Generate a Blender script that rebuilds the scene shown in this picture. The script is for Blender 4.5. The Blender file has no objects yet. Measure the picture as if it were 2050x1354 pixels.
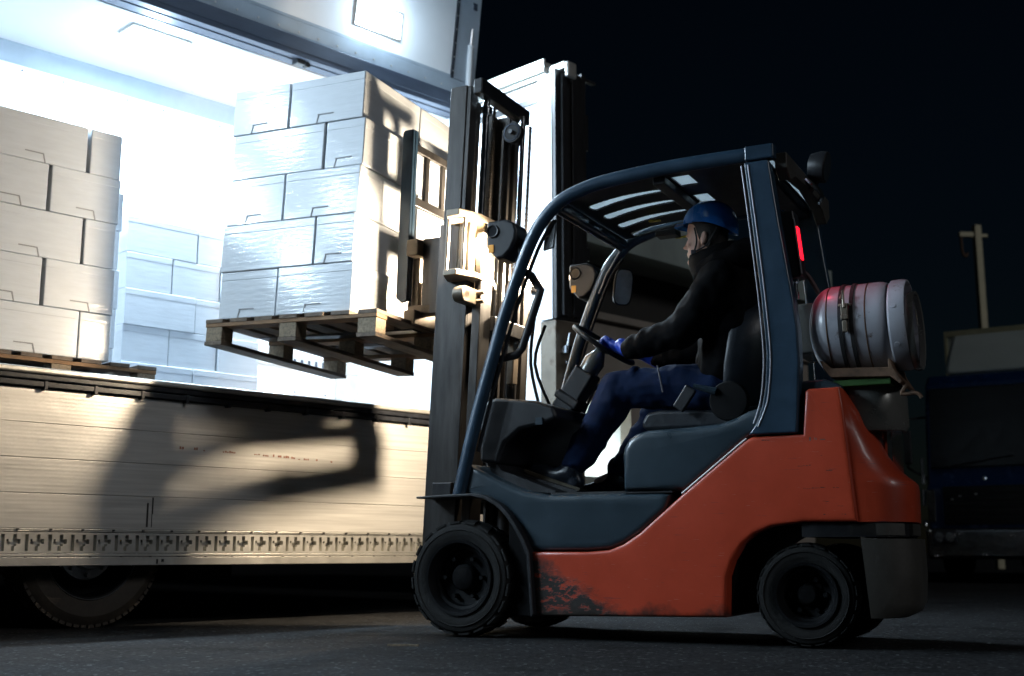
import bpy, math, random
from mathutils import Vector, Matrix
random.seed(7)
R = math.radians
S = bpy.context.scene
COL = S.collection

# ------------------------------------------------------------------ camera
cam = bpy.data.cameras.new('camera'); camo = bpy.data.objects.new('camera', cam); COL.objects.link(camo)
camo.location = (0, 0, .40); camo.rotation_euler = (R(100.1), 0, 0)
cam.sensor_width = 36; cam.lens = 2400 / 2050 * 36; cam.clip_end = 600; cam.clip_start = .05
cam.dof.use_dof = True; cam.dof.focus_distance = 5.5; cam.dof.aperture_fstop = 2.4
S.camera = camo
# ------------------------------------------------------------------ world, light, exposure
w = bpy.data.worlds.new('World'); S.world = w; w.use_nodes = True
nt = w.node_tree; bg = nt.nodes['Background']
sky = nt.nodes.new('ShaderNodeTexSky'); sky.sky_type = 'NISHITA'; sky.sun_disc = False
sky.sun_elevation = R(12); sky.sun_rotation = R(200); sky.ozone_density = 6.0; sky.air_density = 1.4; sky.dust_density = .2
nt.links.new(sky.outputs[0], bg.inputs[0]); bg.inputs[1].default_value = .0008
sun = bpy.data.lights.new('yard_fill', 'SUN'); sun.energy = .32; sun.angle = R(12); sun.color = (.95, .97, 1.0)  # weak sun lamp added as fill light over the yard
suno = bpy.data.objects.new('yard_fill', sun); COL.objects.link(suno)
suno.rotation_euler = (R(64), 0, R(47))
S.view_settings.view_transform = 'Standard'; S.view_settings.look = 'None'
S.view_settings.exposure = 0; S.view_settings.gamma = 1
S.cycles.use_denoising = True
S.cycles.max_bounces = 8; S.cycles.diffuse_bounces = 4; S.cycles.glossy_bounces = 4; S.cycles.transmission_bounces = 8
S.cycles.sample_clamp_indirect = 4
CEIL_W = 165; WING_W = 64; HEAD_W = 560

# ------------------------------------------------------------------ materials
def mat(name, col, rough=.5, metal=0, var=.12, scale=8, bump=0, bscale=60, coat=0, spec=.5, dirt=None, dscale=4, dthr=.58, stretch=(1, 1, 1), rvar=.12, emit=None, estr=0):
    m = bpy.data.materials.new(name); m.use_nodes = True
    n = m.node_tree.nodes; l = m.node_tree.links; b = n['Principled BSDF']
    tc = n.new('ShaderNodeTexCoord'); mp = n.new('ShaderNodeMapping'); mp.inputs['Scale'].default_value = stretch
    l.new(tc.outputs['Object'], mp.inputs[0])
    nz = n.new('ShaderNodeTexNoise'); nz.inputs['Scale'].default_value = scale; nz.inputs['Detail'].default_value = 6; nz.inputs['Roughness'].default_value = .62
    l.new(mp.outputs[0], nz.inputs['Vector'])
    rp = n.new('ShaderNodeMapRange'); rp.inputs['From Min'].default_value = .3; rp.inputs['From Max'].default_value = .7
    rp.inputs['To Min'].default_value = 1 - var; rp.inputs['To Max'].default_value = 1 + var
    l.new(nz.outputs[0], rp.inputs[0])
    mx = n.new('ShaderNodeMix'); mx.data_type = 'RGBA'; mx.blend_type = 'MULTIPLY'; mx.inputs[0].default_value = 1
    mx.inputs[6].default_value = (*col, 1); l.new(rp.outputs[0], mx.inputs[7])
    out = mx.outputs[2]
    rr = n.new('ShaderNodeMapRange'); rr.inputs['To Min'].default_value = max(.02, rough - rvar); rr.inputs['To Max'].default_value = min(1, rough + rvar)
    l.new(nz.outputs[0], rr.inputs[0]); rout = rr.outputs[0]
    if dirt:
        n2 = n.new('ShaderNodeTexNoise'); n2.inputs['Scale'].default_value = dscale; n2.inputs['Detail'].default_value = 9; n2.inputs['Roughness'].default_value = .7
        l.new(mp.outputs[0], n2.inputs['Vector'])
        r2 = n.new('ShaderNodeMapRange'); r2.inputs['From Min'].default_value = dthr; r2.inputs['From Max'].default_value = dthr + .1
        l.new(n2.outputs[0], r2.inputs[0])
        m2 = n.new('ShaderNodeMix'); m2.data_type = 'RGBA'; m2.inputs[7].default_value = (*dirt, 1)
        l.new(out, m2.inputs[6]); l.new(r2.outputs[0], m2.inputs[0]); out = m2.outputs[2]
    l.new(out, b.inputs['Base Color']); l.new(rout, b.inputs['Roughness'])
    b.inputs['Metallic'].default_value = metal; b.inputs['Specular IOR Level'].default_value = spec
    b.inputs['Coat Weight'].default_value = coat; b.inputs['Coat Roughness'].default_value = .12
    if bump:
        n3 = n.new('ShaderNodeTexNoise'); n3.inputs['Scale'].default_value = bscale; n3.inputs['Detail'].default_value = 4
        l.new(mp.outputs[0], n3.inputs['Vector'])
        bp = n.new('ShaderNodeBump'); bp.inputs['Strength'].default_value = bump; bp.inputs['Distance'].default_value = .004
        l.new(n3.outputs[0], bp.inputs['Height']); l.new(bp.outputs[0], b.inputs['Normal'])
        if coat: l.new(bp.outputs[0], b.inputs['Coat Normal'])
    if emit:
        b.inputs['Emission Color'].default_value = (*emit, 1); b.inputs['Emission Strength'].default_value = estr
    return m

M = {}
def asphalt_mat():
    m = mat('asphalt', (.024, .0247, .026), .9, var=.3, scale=.9, rvar=.06, spec=.08)
    n = m.node_tree.nodes; l = m.node_tree.links; b = n['Principled BSDF']
    base = b.inputs['Base Color'].links[0].from_socket
    tc = n.new('ShaderNodeTexCoord')
    vo = n.new('ShaderNodeTexVoronoi'); vo.inputs['Scale'].default_value = 75; l.new(tc.outputs['Object'], vo.inputs['Vector'])
    nz = n.new('ShaderNodeTexNoise'); nz.inputs['Scale'].default_value = 28; nz.inputs['Detail'].default_value = 8; nz.inputs['Roughness'].default_value = .8; l.new(tc.outputs['Object'], nz.inputs['Vector'])
    sep = n.new('ShaderNodeSeparateColor'); l.new(vo.outputs['Color'], sep.inputs[0])
    st = n.new('ShaderNodeTexNoise'); st.inputs['Scale'].default_value = 2.2; st.inputs['Detail'].default_value = 5; l.new(tc.outputs['Object'], st.inputs['Vector'])
    rs_ = n.new('ShaderNodeMapRange'); rs_.inputs['From Min'].default_value = .56; rs_.inputs['From Max'].default_value = .68; rs_.inputs['To Min'].default_value = 1; rs_.inputs['To Max'].default_value = .45; l.new(st.outputs[0], rs_.inputs[0])
    ms = n.new('ShaderNodeMix'); ms.data_type = 'RGBA'; ms.blend_type = 'MULTIPLY'; ms.inputs[0].default_value = 1; l.new(base, ms.inputs[6]); l.new(rs_.outputs[0], ms.inputs[7]); base = ms.outputs[2]
    r1 = n.new('ShaderNodeMapRange'); r1.inputs['To Min'].default_value = .45; r1.inputs['To Max'].default_value = 1.5; l.new(sep.outputs[0], r1.inputs[0])
    r3 = n.new('ShaderNodeMapRange'); r3.inputs['From Min'].default_value = .955; r3.inputs['From Max'].default_value = 1; r3.inputs['To Max'].default_value = 5; l.new(sep.outputs[1], r3.inputs[0])
    r2 = n.new('ShaderNodeMapRange'); r2.inputs['From Min'].default_value = .3; r2.inputs['From Max'].default_value = .7; r2.inputs['To Min'].default_value = .5; r2.inputs['To Max'].default_value = 1.5; l.new(nz.outputs[0], r2.inputs[0])
    a = n.new('ShaderNodeMath'); a.operation = 'ADD'; l.new(r1.outputs[0], a.inputs[0]); l.new(r3.outputs[0], a.inputs[1])
    q = n.new('ShaderNodeMath'); q.operation = 'MULTIPLY'; l.new(a.outputs[0], q.inputs[0]); l.new(r2.outputs[0], q.inputs[1])
    mx = n.new('ShaderNodeMix'); mx.data_type = 'RGBA'; mx.blend_type = 'MULTIPLY'; mx.inputs[0].default_value = 1
    l.new(base, mx.inputs[6]); l.new(q.outputs[0], mx.inputs[7]); l.new(mx.outputs[2], b.inputs['Base Color'])
    bp = n.new('ShaderNodeBump'); bp.inputs['Strength'].default_value = .9; bp.inputs['Distance'].default_value = .006; l.new(q.outputs[0], bp.inputs['Height']); l.new(bp.outputs[0], b.inputs['Normal'])
    return m
M['asphalt'] = asphalt_mat()
M['white_panel'] = mat('white_panel', (.8, .81, .82), .32, var=.03, scale=3, spec=.4)
M['alu'] = mat('aluminium', (.62, .61, .57), .42, .55, var=.12, scale=5, stretch=(.6, 1, 14), rvar=.12, bump=.15, bscale=12)
M['alu_plain'] = mat('aluminium_plain', (.60, .59, .55), .4, .7, var=.12, scale=10)
M['alu_dark'] = mat('aluminium_dark', (.045, .06, .09), .45, .4, var=.15, scale=8, stretch=(.5, 3, 3))
M['rubber'] = mat('rubber', (.018, .018, .02), .6, var=.3, scale=30, bump=.3, bscale=80)
M['seal'] = mat('seal_rubber', (.015, .017, .022), .35, var=.3, scale=20)
M['tyre'] = mat('tyre_rubber', (.013, .0128, .0125), .75, spec=.25, var=.35, scale=14, bump=.5, bscale=70)
M['truck_tyre'] = mat('truck_tyre_rubber', (.045, .036, .027), .75, var=.35, scale=12, bump=.4, bscale=60)
M['rim_dark'] = mat('rim_paint', (.006, .0065, .0075), .6, 0, spec=.1, var=.3, scale=12)
M['rim_alu'] = mat('rim_metal', (.45, .46, .47), .35, .8, var=.15, scale=9)
M['black'] = mat('black_paint', (.014, .015, .018), .42, var=.3, scale=12)
M['chassis'] = mat('chassis_paint', (.006, .006, .0065), .8, spec=.1, var=.3, scale=12)
M['mast'] = mat('mast_steel', (.055, .052, .05), .36, .6, var=.3, scale=7, stretch=(4, 4, .5), bump=.12, bscale=30, dirt=(.04, .028, .018), dscale=3, dthr=.6)
M['mast_dark'] = mat('mast_inner_steel', (.028, .028, .03), .4, .5, var=.3, scale=9, stretch=(5, 5, .5))
M['bracket'] = mat('zinc_steel', (.24, .20, .155), .38, .5, var=.2, scale=12, dirt=(.16, .09, .05), dscale=9, dthr=.62)
M['chrome'] = mat('chrome_rod', (.6, .62, .65), .16, 1, var=.08, scale=20)
M['chain'] = mat('oiled_chain', (.05, .042, .036), .45, .6, var=.4, scale=30)
M['guard'] = mat('guard_paint', (.022, .048, .08), .33, .1, var=.2, scale=9, coat=.3, bump=.04, bscale=25)
M['grey'] = mat('slate_plastic', (.025, .042, .056), .32, var=.16, scale=5, coat=.25, bump=.06, bscale=30, dirt=(.05, .055, .055), dscale=7, dthr=.66)
M['trim'] = mat('pale_trim', (.22, .22, .25), .35, .3, var=.1)
M['cast'] = mat('cast_iron_grey', (.06, .057, .05), .5, .15, var=.15, scale=9, bump=.2, bscale=60, dirt=(.05, .048, .042), dscale=6, dthr=.6)
M['cap'] = mat('silver_grey_paint', (.2, .2, .185), .25, .4, var=.12, scale=5, coat=.2)
M['white_edge'] = mat('pale_edge', (.75, .72, .72), .4, var=.15, scale=20)
M['foam'] = mat('carton_white', (.57, .61, .65), .45, var=.06, scale=6, coat=.6, bump=.28, bscale=9, stretch=(.9, .9, 6), dirt=(.42, .44, .46), dscale=5, dthr=.68)
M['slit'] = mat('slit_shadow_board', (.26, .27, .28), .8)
M['wood'] = mat('pallet_wood', (.22, .125, .06), .75, var=.4, scale=4, stretch=(1.5, 7, 7), bump=.5, bscale=30, dirt=(.10, .07, .05), dscale=6, dthr=.56)
M['wood_grey'] = mat('weathered_wood', (.15, .115, .085), .8, var=.4, scale=4, stretch=(7, 1.2, 7), bump=.5, bscale=30, dirt=(.07, .055, .045), dscale=7, dthr=.56)
M['chip'] = mat('chip_block', (.24, .19, .13), .85, var=.4, scale=70, bump=.6, bscale=90, dirt=(.12, .09, .06), dscale=20, dthr=.56)
M['jacket'] = mat('jacket_nylon', (.0032, .0032, .0038), .75, spec=.05, var=.25, scale=7, bump=.55, bscale=9)
M['trousers'] = mat('work_trousers', (.004, .013, .045), .85, spec=.15, var=.25, scale=9, bump=.6, bscale=14)
M['glove'] = mat('blue_rubber_glove', (.02, .07, .52), .38, var=.2, scale=30, bump=.4, bscale=50)
M['boot'] = mat('boot_leather', (.022, .028, .04), .3, var=.3, scale=12, bump=.3, bscale=25)
M['sole'] = mat('boot_sole', (.09, .075, .05), .7, var=.2)
M['skin'] = mat('skin', (.74, .46, .36), .5, var=.07, scale=18, bump=.06, bscale=90)
M['hair'] = mat('hair', (.012, .009, .007), .5, var=.4, scale=50, stretch=(1, 1, 6), bump=.8, bscale=80)
M['helmet'] = mat('helmet_plastic', (.014, .16, .58), .25, var=.08, scale=6, coat=.6, bump=.03, bscale=20)
M['strap'] = mat('strap_webbing', (.02, .02, .022), .8, var=.3, scale=60)
M['tank'] = mat('tank_paint', (.46, .47, .52), .32, var=.12, scale=5, coat=.2, bump=.12, bscale=25, dirt=(.12, .07, .05), dscale=18, dthr=.60)
M['rust'] = mat('rusty_steel', (.13, .075, .045), .7, .3, var=.5, scale=30, bump=.3)
M['red_band'] = mat('red_marking_paint', (.38, .04, .06), .4, var=.3, scale=14, dirt=(.4, .4, .43), dscale=12, dthr=.6)
M['green'] = mat('green_paint', (.035, .11, .02), .5, var=.3, scale=12)
M['amber'] = mat('amber_lens', (.9, .45, .1), .25, var=.05, emit=(1, .5, .12), estr=.25)
M['lens'] = mat('lamp_lens_dark', (.03, .032, .035), .08, var=.1, coat=.6)
M['lens_on'] = mat('headlight_lens_lit', (1, .9, .75), .2, var=.02, emit=(1, .8, .55), estr=14)
M['led'] = mat('led_lamp_lens', (.95, .97, 1), .3, var=.01, emit=(.82, .93, 1), estr=22)
M['red_on'] = mat('red_tail_lens', (.8, .03, .05), .2, var=.05, emit=(1, .006, .02), estr=3.2)
M['glass_dark'] = mat('windscreen', (.004, .005, .006), .35, var=.05, spec=.15)
M['blue_cab'] = mat('blue_truck_paint', (.006, .028, .10), .25, .2, var=.12, scale=4, coat=.5)
M['chrome_bumper'] = mat('bumper_chrome', (.10, .105, .11), .22, .9, var=.3, scale=12, bump=.5, bscale=14)
M['container'] = mat('container_grey', (.42, .46, .40), .55, var=.1, scale=2)
M['yellow_trim'] = mat('yellowed_edge', (.5, .47, .28), .55, var=.1)
M['deflector'] = mat('deflector_grey', (.42, .47, .44), .45, var=.08, scale=2)
M['galv'] = mat('galvanised_post', (.52, .48, .33), .55, .2, var=.12, scale=6)
M['fascia'] = mat('grey_green_cladding', (.30, .35, .33), .7, var=.25, scale=1.2)
M['soffit'] = mat('shaded_recess', (.03, .028, .025), .8, var=.2)  # shade under the fascia, put into the wall colour
M['tan_wall'] = mat('tan_render', (.30, .26, .22), .85, var=.25, scale=1.5, bump=.3)
M['white_wall'] = mat('white_bay_wall', (.72, .75, .74), .5, var=.06, scale=2)
M['mirror'] = mat('mirror_glass', (.75, .8, .79), .22, .35, var=.35, scale=9)  # pale part-diffuse base stands in for a bright reflection
M['ink'] = mat('faded_stencil_ink', (.30, .13, .085), .7, var=.4, scale=60)
M['dark_mark'] = mat('tar_mark', (.015, .014, .014), .6, var=.3, scale=50)
M['gauge'] = mat('gauge_yellow', (.55, .42, .03), .5)
M['seatm'] = mat('seat_vinyl', (.012, .016, .022), .42, var=.2, scale=14, bump=.25, bscale=50)

M['frame_grey'] = mat('frame_grey', (.36, .42, .48), .45, .2, var=.1, scale=4)
M['post_steel'] = mat('post_steel', (.15, .125, .095), .5, .4, var=.25, scale=6, dirt=(.07, .05, .035), dscale=6, dthr=.55)
def orange_mat():
    """Scuffed red-orange enamel: scrapes, a torn dark patch low at the front corner, oily lower edges."""
    m = mat('orange_enamel', (.46, .055, .022), .38, spec=.35, var=.14, scale=4, coat=.16, bump=.05, bscale=22)
    n = m.node_tree.nodes; l = m.node_tree.links; b = n['Principled BSDF']
    base = b.inputs['Base Color'].links[0].from_socket
    tc = n.new('ShaderNodeTexCoord')
    def noise(scale, st, det=7, rg=.65):
        mp = n.new('ShaderNodeMapping'); mp.inputs['Scale'].default_value = st; l.new(tc.outputs['Object'], mp.inputs[0])
        z = n.new('ShaderNodeTexNoise'); z.inputs['Scale'].default_value = scale; z.inputs['Detail'].default_value = det; z.inputs['Roughness'].default_value = rg
        l.new(mp.outputs[0], z.inputs['Vector']); return z.outputs[0]
    def rng(src, a, c, t0=0, t1=1):
        r = n.new('ShaderNodeMapRange'); r.inputs['From Min'].default_value = a; r.inputs['From Max'].default_value = c
        r.inputs['To Min'].default_value = t0; r.inputs['To Max'].default_value = t1; l.new(src, r.inputs[0]); return r.outputs[0]
    def mth(op, a, c):
        k = n.new('ShaderNodeMath'); k.operation = op; k.use_clamp = False
        for i, x in ((0, a), (1, c)):
            if isinstance(x, (int, float)): k.inputs[i].default_value = x
            else: l.new(x, k.inputs[i])
        return k.outputs[0]
    def mixc(fac, col, a):
        x = n.new('ShaderNodeMix'); x.data_type = 'RGBA'; x.inputs[7].default_value = (*col, 1); l.new(a, x.inputs[6]); l.new(fac, x.inputs[0]); return x.outputs[2]
    sep = n.new('ShaderNodeSeparateXYZ'); l.new(tc.outputs['Object'], sep.inputs[0])
    X, Z = sep.outputs[0], sep.outputs[2]
    # scrapes along the side
    sc = rng(noise(5, (1.2, 1, 26), 5, .6), .66, .70)
    c = mixc(mth('MULTIPLY', sc, .75), (.10, .035, .05), base)
    sc2 = rng(noise(7, (2.0, 1, 40), 3, .5), .70, .73)
    c = mixc(mth('MULTIPLY', sc2, .6), (.5, .28, .25), c)
    # torn patch: below a line falling to the rear from the front top corner
    edge = mth('SUBTRACT', mth('ADD', .385, mth('MULTIPLY', mth('SUBTRACT', X, .36), -.60)), Z)
    wob = mth('MULTIPLY', mth('SUBTRACT', noise(9, (1, 1, 1.6), 9, .7), .5), .22)
    torn = rng(mth('ADD', edge, wob), -.02, .035)
    keep = rng(noise(15, (1, 1, 2.2), 9, .75), .40, .47)
    torn = mth('MULTIPLY', torn, keep)
    c = mixc(torn, (.035, .033, .03), c)
    low = rng(mth('ADD', mth('MULTIPLY', Z, -1), mth('MULTIPLY', noise(7, (1, 1, 1)), .25)), -.04, .015)
    c = mixc(mth('MULTIPLY', low, .85), (.03, .024, .02), c)
    l.new(c, b.inputs['Base Color'])
    bp = n.new('ShaderNodeBump'); bp.inputs['Strength'].default_value = .5; bp.inputs['Distance'].default_value = .004
    tb = mth('MULTIPLY', torn, noise(40, (1, 1, 1)))
    l.new(tb, bp.inputs['Height']); l.new(bp.outputs[0], b.inputs['Normal'])
    return m
M['orange'] = orange_mat()

def gate_mat():
    """Ribbed aluminium plank: fine horizontal ribs in the bump, long streaks and scuffs in the colour."""
    m = mat('ribbed_aluminium', (.60, .59, .56), .40, .45, var=.13, scale=4, stretch=(.5, 1, 16), rvar=.12, dirt=(.36, .27, .17), dscale=3, dthr=.68)
    n = m.node_tree.nodes; l = m.node_tree.links; b = n['Principled BSDF']
    tc = n.new('ShaderNodeTexCoord'); wv = n.new('ShaderNodeTexWave'); wv.bands_direction = 'Z'; wv.wave_type = 'BANDS'
    wv.inputs['Scale'].default_value = 16; wv.inputs['Distortion'].default_value = 0
    l.new(tc.outputs['Object'], wv.inputs[0])
    nz = n.new('ShaderNodeTexNoise'); nz.inputs['Scale'].default_value = 5; l.new(tc.outputs['Object'], nz.inputs[0])
    b1 = n.new('ShaderNodeBump'); b1.inputs['Strength'].default_value = .13; b1.inputs['Distance'].default_value = .0012; l.new(wv.outputs[1], b1.inputs['Height'])
    b2 = n.new('ShaderNodeBump'); b2.inputs['Strength'].default_value = .2; b2.inputs['Distance'].default_value = .01; l.new(nz.outputs[0], b2.inputs['Height']); l.new(b1.outputs[0], b2.inputs['Normal'])
    l.new(b2.outputs[0], b.inputs['Normal'])
    return m
M['gate'] = gate_mat()

def translucent_mat():
    m = bpy.data.materials.new('frosted_cover'); m.use_nodes = True
    n = m.node_tree.nodes; l = m.node_tree.links
    for x in list(n): n.remove(x)
    o = n.new('ShaderNodeOutputMaterial'); t = n.new('ShaderNodeBsdfTranslucent'); d = n.new('ShaderNodeBsdfDiffuse'); a = n.new('ShaderNodeMixShader')
    nz = n.new('ShaderNodeTexNoise'); nz.inputs['Scale'].default_value = 9; rp = n.new('ShaderNodeValToRGB')
    rp.color_ramp.elements[0].color = (.72, .78, .8, 1); rp.color_ramp.elements[1].color = (.88, .92, .93, 1)
    l.new(nz.outputs[0], rp.inputs[0]); l.new(rp.outputs[0], t.inputs[0]); l.new(rp.outputs[0], d.inputs[0])
    a.inputs[0].default_value = .25; l.new(t.outputs[0], a.inputs[1]); l.new(d.outputs[0], a.inputs[2]); l.new(a.outputs[0], o.inputs[0])
    return m
M['frosted'] = translucent_mat()

def clear_mat():
    m = bpy.data.materials.new('clear_tube'); m.use_nodes = True
    n = m.node_tree.nodes; l = m.node_tree.links
    for x in list(n): n.remove(x)
    o = n.new('ShaderNodeOutputMaterial'); t = n.new('ShaderNodeBsdfTransparent'); d = n.new('ShaderNodeBsdfGlossy'); a = n.new('ShaderNodeMixShader'); f = n.new('ShaderNodeLayerWeight')
    t.inputs[0].default_value = (.93, .9, .84, 1); d.inputs['Roughness'].default_value = .12
    f.inputs[0].default_value = .18
    l.new(f.outputs[0], a.inputs[0]); l.new(t.outputs[0], a.inputs[1]); l.new(d.outputs[0], a.inputs[2]); l.new(a.outputs[0], o.inputs[0])
    return m
M['clear'] = clear_mat()

# ------------------------------------------------------------------ mesh helpers
class MB:
    def __init__(s): s.v = []; s.f = []
    def add(s, vs, fs):
        k = len(s.v); s.v += [tuple(p) for p in vs]; s.f += [tuple(i + k for i in f) for f in fs]; return s
    def box(s, x0, x1, y0, y1, z0, z1, m=None):
        vs = [Vector((x, y, z)) for x in (x0, x1) for y in (y0, y1) for z in (z0, z1)]
        if m is not None: vs = [m @ p for p in vs]
        return s.add(vs, [(0, 1, 3, 2), (4, 6, 7, 5), (0, 4, 5, 1), (2, 3, 7, 6), (0, 2, 6, 4), (1, 5, 7, 3)])
    def prism(s, poly, a, b, axis='y', m=None):
        n = len(poly)
        def P(p, t):
            if axis == 'y': q = Vector((p[0], t, p[1]))
            elif axis == 'x': q = Vector((t, p[0], p[1]))
            else: q = Vector((p[0], p[1], t))
            return m @ q if m is not None else q
        vs = [P(p, a) for p in poly] + [P(p, b) for p in poly]
        fs = [tuple(range(n)), tuple(range(2 * n - 1, n - 1, -1))] + [(i, i + n, (i + 1) % n + n, (i + 1) % n) for i in range(n)]
        return s.add(vs, fs)
    def loft(s, rings, cap=True):
        n = len(rings[0]); vs = [p for r in rings for p in r]; fs = []
        for i in range(len(rings) - 1):
            for j in range(n):
                a = i * n + j; b = i * n + (j + 1) % n; fs.append((a, b, b + n, a + n))
        if cap: fs.append(tuple(range(n - 1, -1, -1))); fs.append(tuple(range((len(rings) - 1) * n, len(rings) * n)))
        return s.add(vs, fs)
    def tube(s, pts, r, n=10, closed=False, sy=1.0):
        pts = [Vector(p) for p in pts]; rs = r if isinstance(r, (list, tuple)) else [r] * len(pts)
        k = len(pts); rings = []; nrm = None
        for i, p in enumerate(pts):
            if closed: t = pts[(i + 1) % k] - pts[i - 1]
            else: t = pts[min(i + 1, k - 1)] - pts[max(i - 1, 0)]
            t.normalize()
            if nrm is None:
                up = Vector((0, 1, 0)) if abs(t.y) < .9 else Vector((1, 0, 0))
                nrm = (up - t * up.dot(t)).normalized()
            else: nrm = (nrm - t * nrm.dot(t)).normalized()
            bi = t.cross(nrm)
            rings.append([p + (nrm * math.cos(q) * sy + bi * math.sin(q)) * rs[i] for q in [2 * math.pi * j / n for j in range(n)]])
        if closed:
            rings.append(rings[0]); return s.loft(rings, False)
        return s.loft(rings)
    def lathe(s, prof, c, axis='y', n=40, m=None, cap=True):
        c = Vector(c); rings = []
        if prof[0] == prof[-1]: cap = False
        for r, a in prof:
            ring = []
            for j in range(n):
                q = 2 * math.pi * j / n; x, y = r * math.cos(q), r * math.sin(q)
                o = Vector((x, a, y)) if axis == 'y' else Vector((a, x, y)) if axis == 'x' else Vector((x, y, a))
                if m is not None: o = m @ o
                ring.append(c + o)
            rings.append(ring)
        return s.loft(rings, cap)
    def ball(s, c, r, nu=14, nv=9, m=None):
        rx, ry, rz = r if isinstance(r, (tuple, list)) else (r, r, r); c = Vector(c); rings = []
        for i in range(nv + 1):
            t = math.pi * (i + .0) / nv; t = min(max(t, .05), math.pi - .05)
            ring = []
            for j in range(nu):
                o = Vector((rx * math.sin(t) * math.cos(2 * math.pi * j / nu), ry * math.sin(t) * math.sin(2 * math.pi * j / nu), rz * math.cos(t)))
                if m is not None: o = m @ o
                ring.append(c + o)
            rings.append(ring)
        return s.loft(rings)
    def chain(s, pts, n=12):
        """tapered capsules through (x,y,z,r) points, to be fused by a remesh"""
        for p in pts: s.ball(p[:3], p[3])
        for a, b in zip(pts, pts[1:]): s.tube([a[:3], b[:3]], [a[3], b[3]], n)
        return s
    def shear(s, z0, k):
        s.v = [(x + (z - z0) * k, y, z) for x, y, z in s.v]; return s
    def obj(s, name, material, parent=None, bevel=0, smooth=32, seg=2, remesh=0, sm=0, folds=(), harden=True):
        me = bpy.data.meshes.new(name); me.from_pydata(s.v, [], s.f); me.update()
        o = bpy.data.objects.new(name, me); COL.objects.link(o)
        me.materials.append(M[material] if isinstance(material, str) else material)
        import bmesh
        bm = bmesh.new(); bm.from_mesh(me); bmesh.ops.recalc_face_normals(bm, faces=bm.faces); bm.to_mesh(me); bm.free()
        for p in me.polygons: p.use_smooth = len(p.vertices) <= 8 or bool(remesh)
        if remesh:
            q = o.modifiers.new('fuse', 'REMESH'); q.mode = 'VOXEL'; q.voxel_size = remesh; q.use_smooth_shade = True
            if sm:
                q = o.modifiers.new('relax', 'SMOOTH'); q.iterations = sm; q.factor = .5
            for sz, st_ in folds:
                tx = bpy.data.textures.new('fold', 'CLOUDS'); tx.noise_scale = sz; tx.noise_depth = 1
                q = o.modifiers.new('fold', 'DISPLACE'); q.texture = tx; q.strength = st_; q.mid_level = .5; q.texture_coords = 'LOCAL'
            if folds:
                q = o.modifiers.new('settle', 'SMOOTH'); q.iterations = 2; q.factor = .5
        else:
            me.set_sharp_from_angle(angle=R(smooth))
            if bevel:
                q = o.modifiers.new('edge', 'BEVEL'); q.width = bevel; q.segments = seg; q.limit_method = 'ANGLE'; q.angle_limit = R(40); q.harden_normals = harden
        if parent: o.parent = parent
        return o

def tag(o, label=None, cat=None, group=None, kind=None):
    if label: o['label'] = label
    if cat: o['category'] = cat
    if group: o['group'] = group
    if kind: o['kind'] = kind
    return o
def thing(name, label, cat, loc=(0, 0, 0), rz=0, group=None, mtx=None):
    o = bpy.data.objects.new(name, None); COL.objects.link(o); o.empty_display_size = .1
    if mtx is not None: o.matrix_world = mtx
    else: o.location = loc; o.rotation_euler = (0, 0, rz)
    return tag(o, label, cat, group)
def light(name, kind, parent, loc, power, col, direction=None, **kw):
    d = bpy.data.lights.new(name, kind); d.energy = power; d.color = col
    for k, v in kw.items(): setattr(d, k, v)
    o = bpy.data.objects.new(name, d); COL.objects.link(o); o.location = loc
    if direction is not None: o.rotation_euler = Vector(direction).to_track_quat('-Z', 'Y').to_euler()
    if parent: o.parent = parent
    return o
def arc(cx, cz, r, a0, a1, n):
    return [(cx + r * math.cos(R(a0 + (a1 - a0) * i / n)), cz + r * math.sin(R(a0 + (a1 - a0) * i / n))) for i in range(n + 1)]

FK_LOC = (-.2238, 5.8132, 0); FK_RZ = R(-27)
TR_LOC = (-2.2367, 6.5240, 0); TR_RZ = R(45)
FKM = Matrix.Translation(FK_LOC) @ Matrix.Rotation(FK_RZ, 4, 'Z')
TRM = Matrix.Translation(TR_LOC) @ Matrix.Rotation(TR_RZ, 4, 'Z')

# ------------------------------------------------------------------ ground
g = MB()
NX = 2
g.add([(-200, -60, 0), (200, -60, 0), (200, 340, 0), (-200, 340, 0)], [(0, 1, 2, 3)])
go = g.obj('ground', 'asphalt'); go['kind'] = 'structure'

# ------------------------------------------------------------------ wing truck
T = thing('wing_truck', 'white wing-bodied truck with its side raised and drop gate hanging down, brightly lit inside', 'truck', TR_LOC, TR_RZ)
U0, U1 = -7.0, 3.55
MB().box(U0, U1 + .1, -.08, 2.42, 1.12, 1.306).obj('cargo_floor', 'alu_dark', T)
MB().box(U0, U1, .35, .5, .62, 1.118).box(U0, U1, 1.8, 1.95, .62, 1.118).obj('chassis_rail', 'chassis', T)
# drop gate
GF = -.16
gate = MB()
planks = [(.517, .690), (.694, .868), (.872, 1.046), (1.050, 1.226)]
for a, b in planks: gate.box(U0, U1 - .02, GF, GF + .035, a, b)
gate.box(U0, U1 - .02, GF + .005, GF + .03, .505, 1.2)
gate_o = gate.obj('drop_gate', 'gate', T, bevel=.002)
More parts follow.
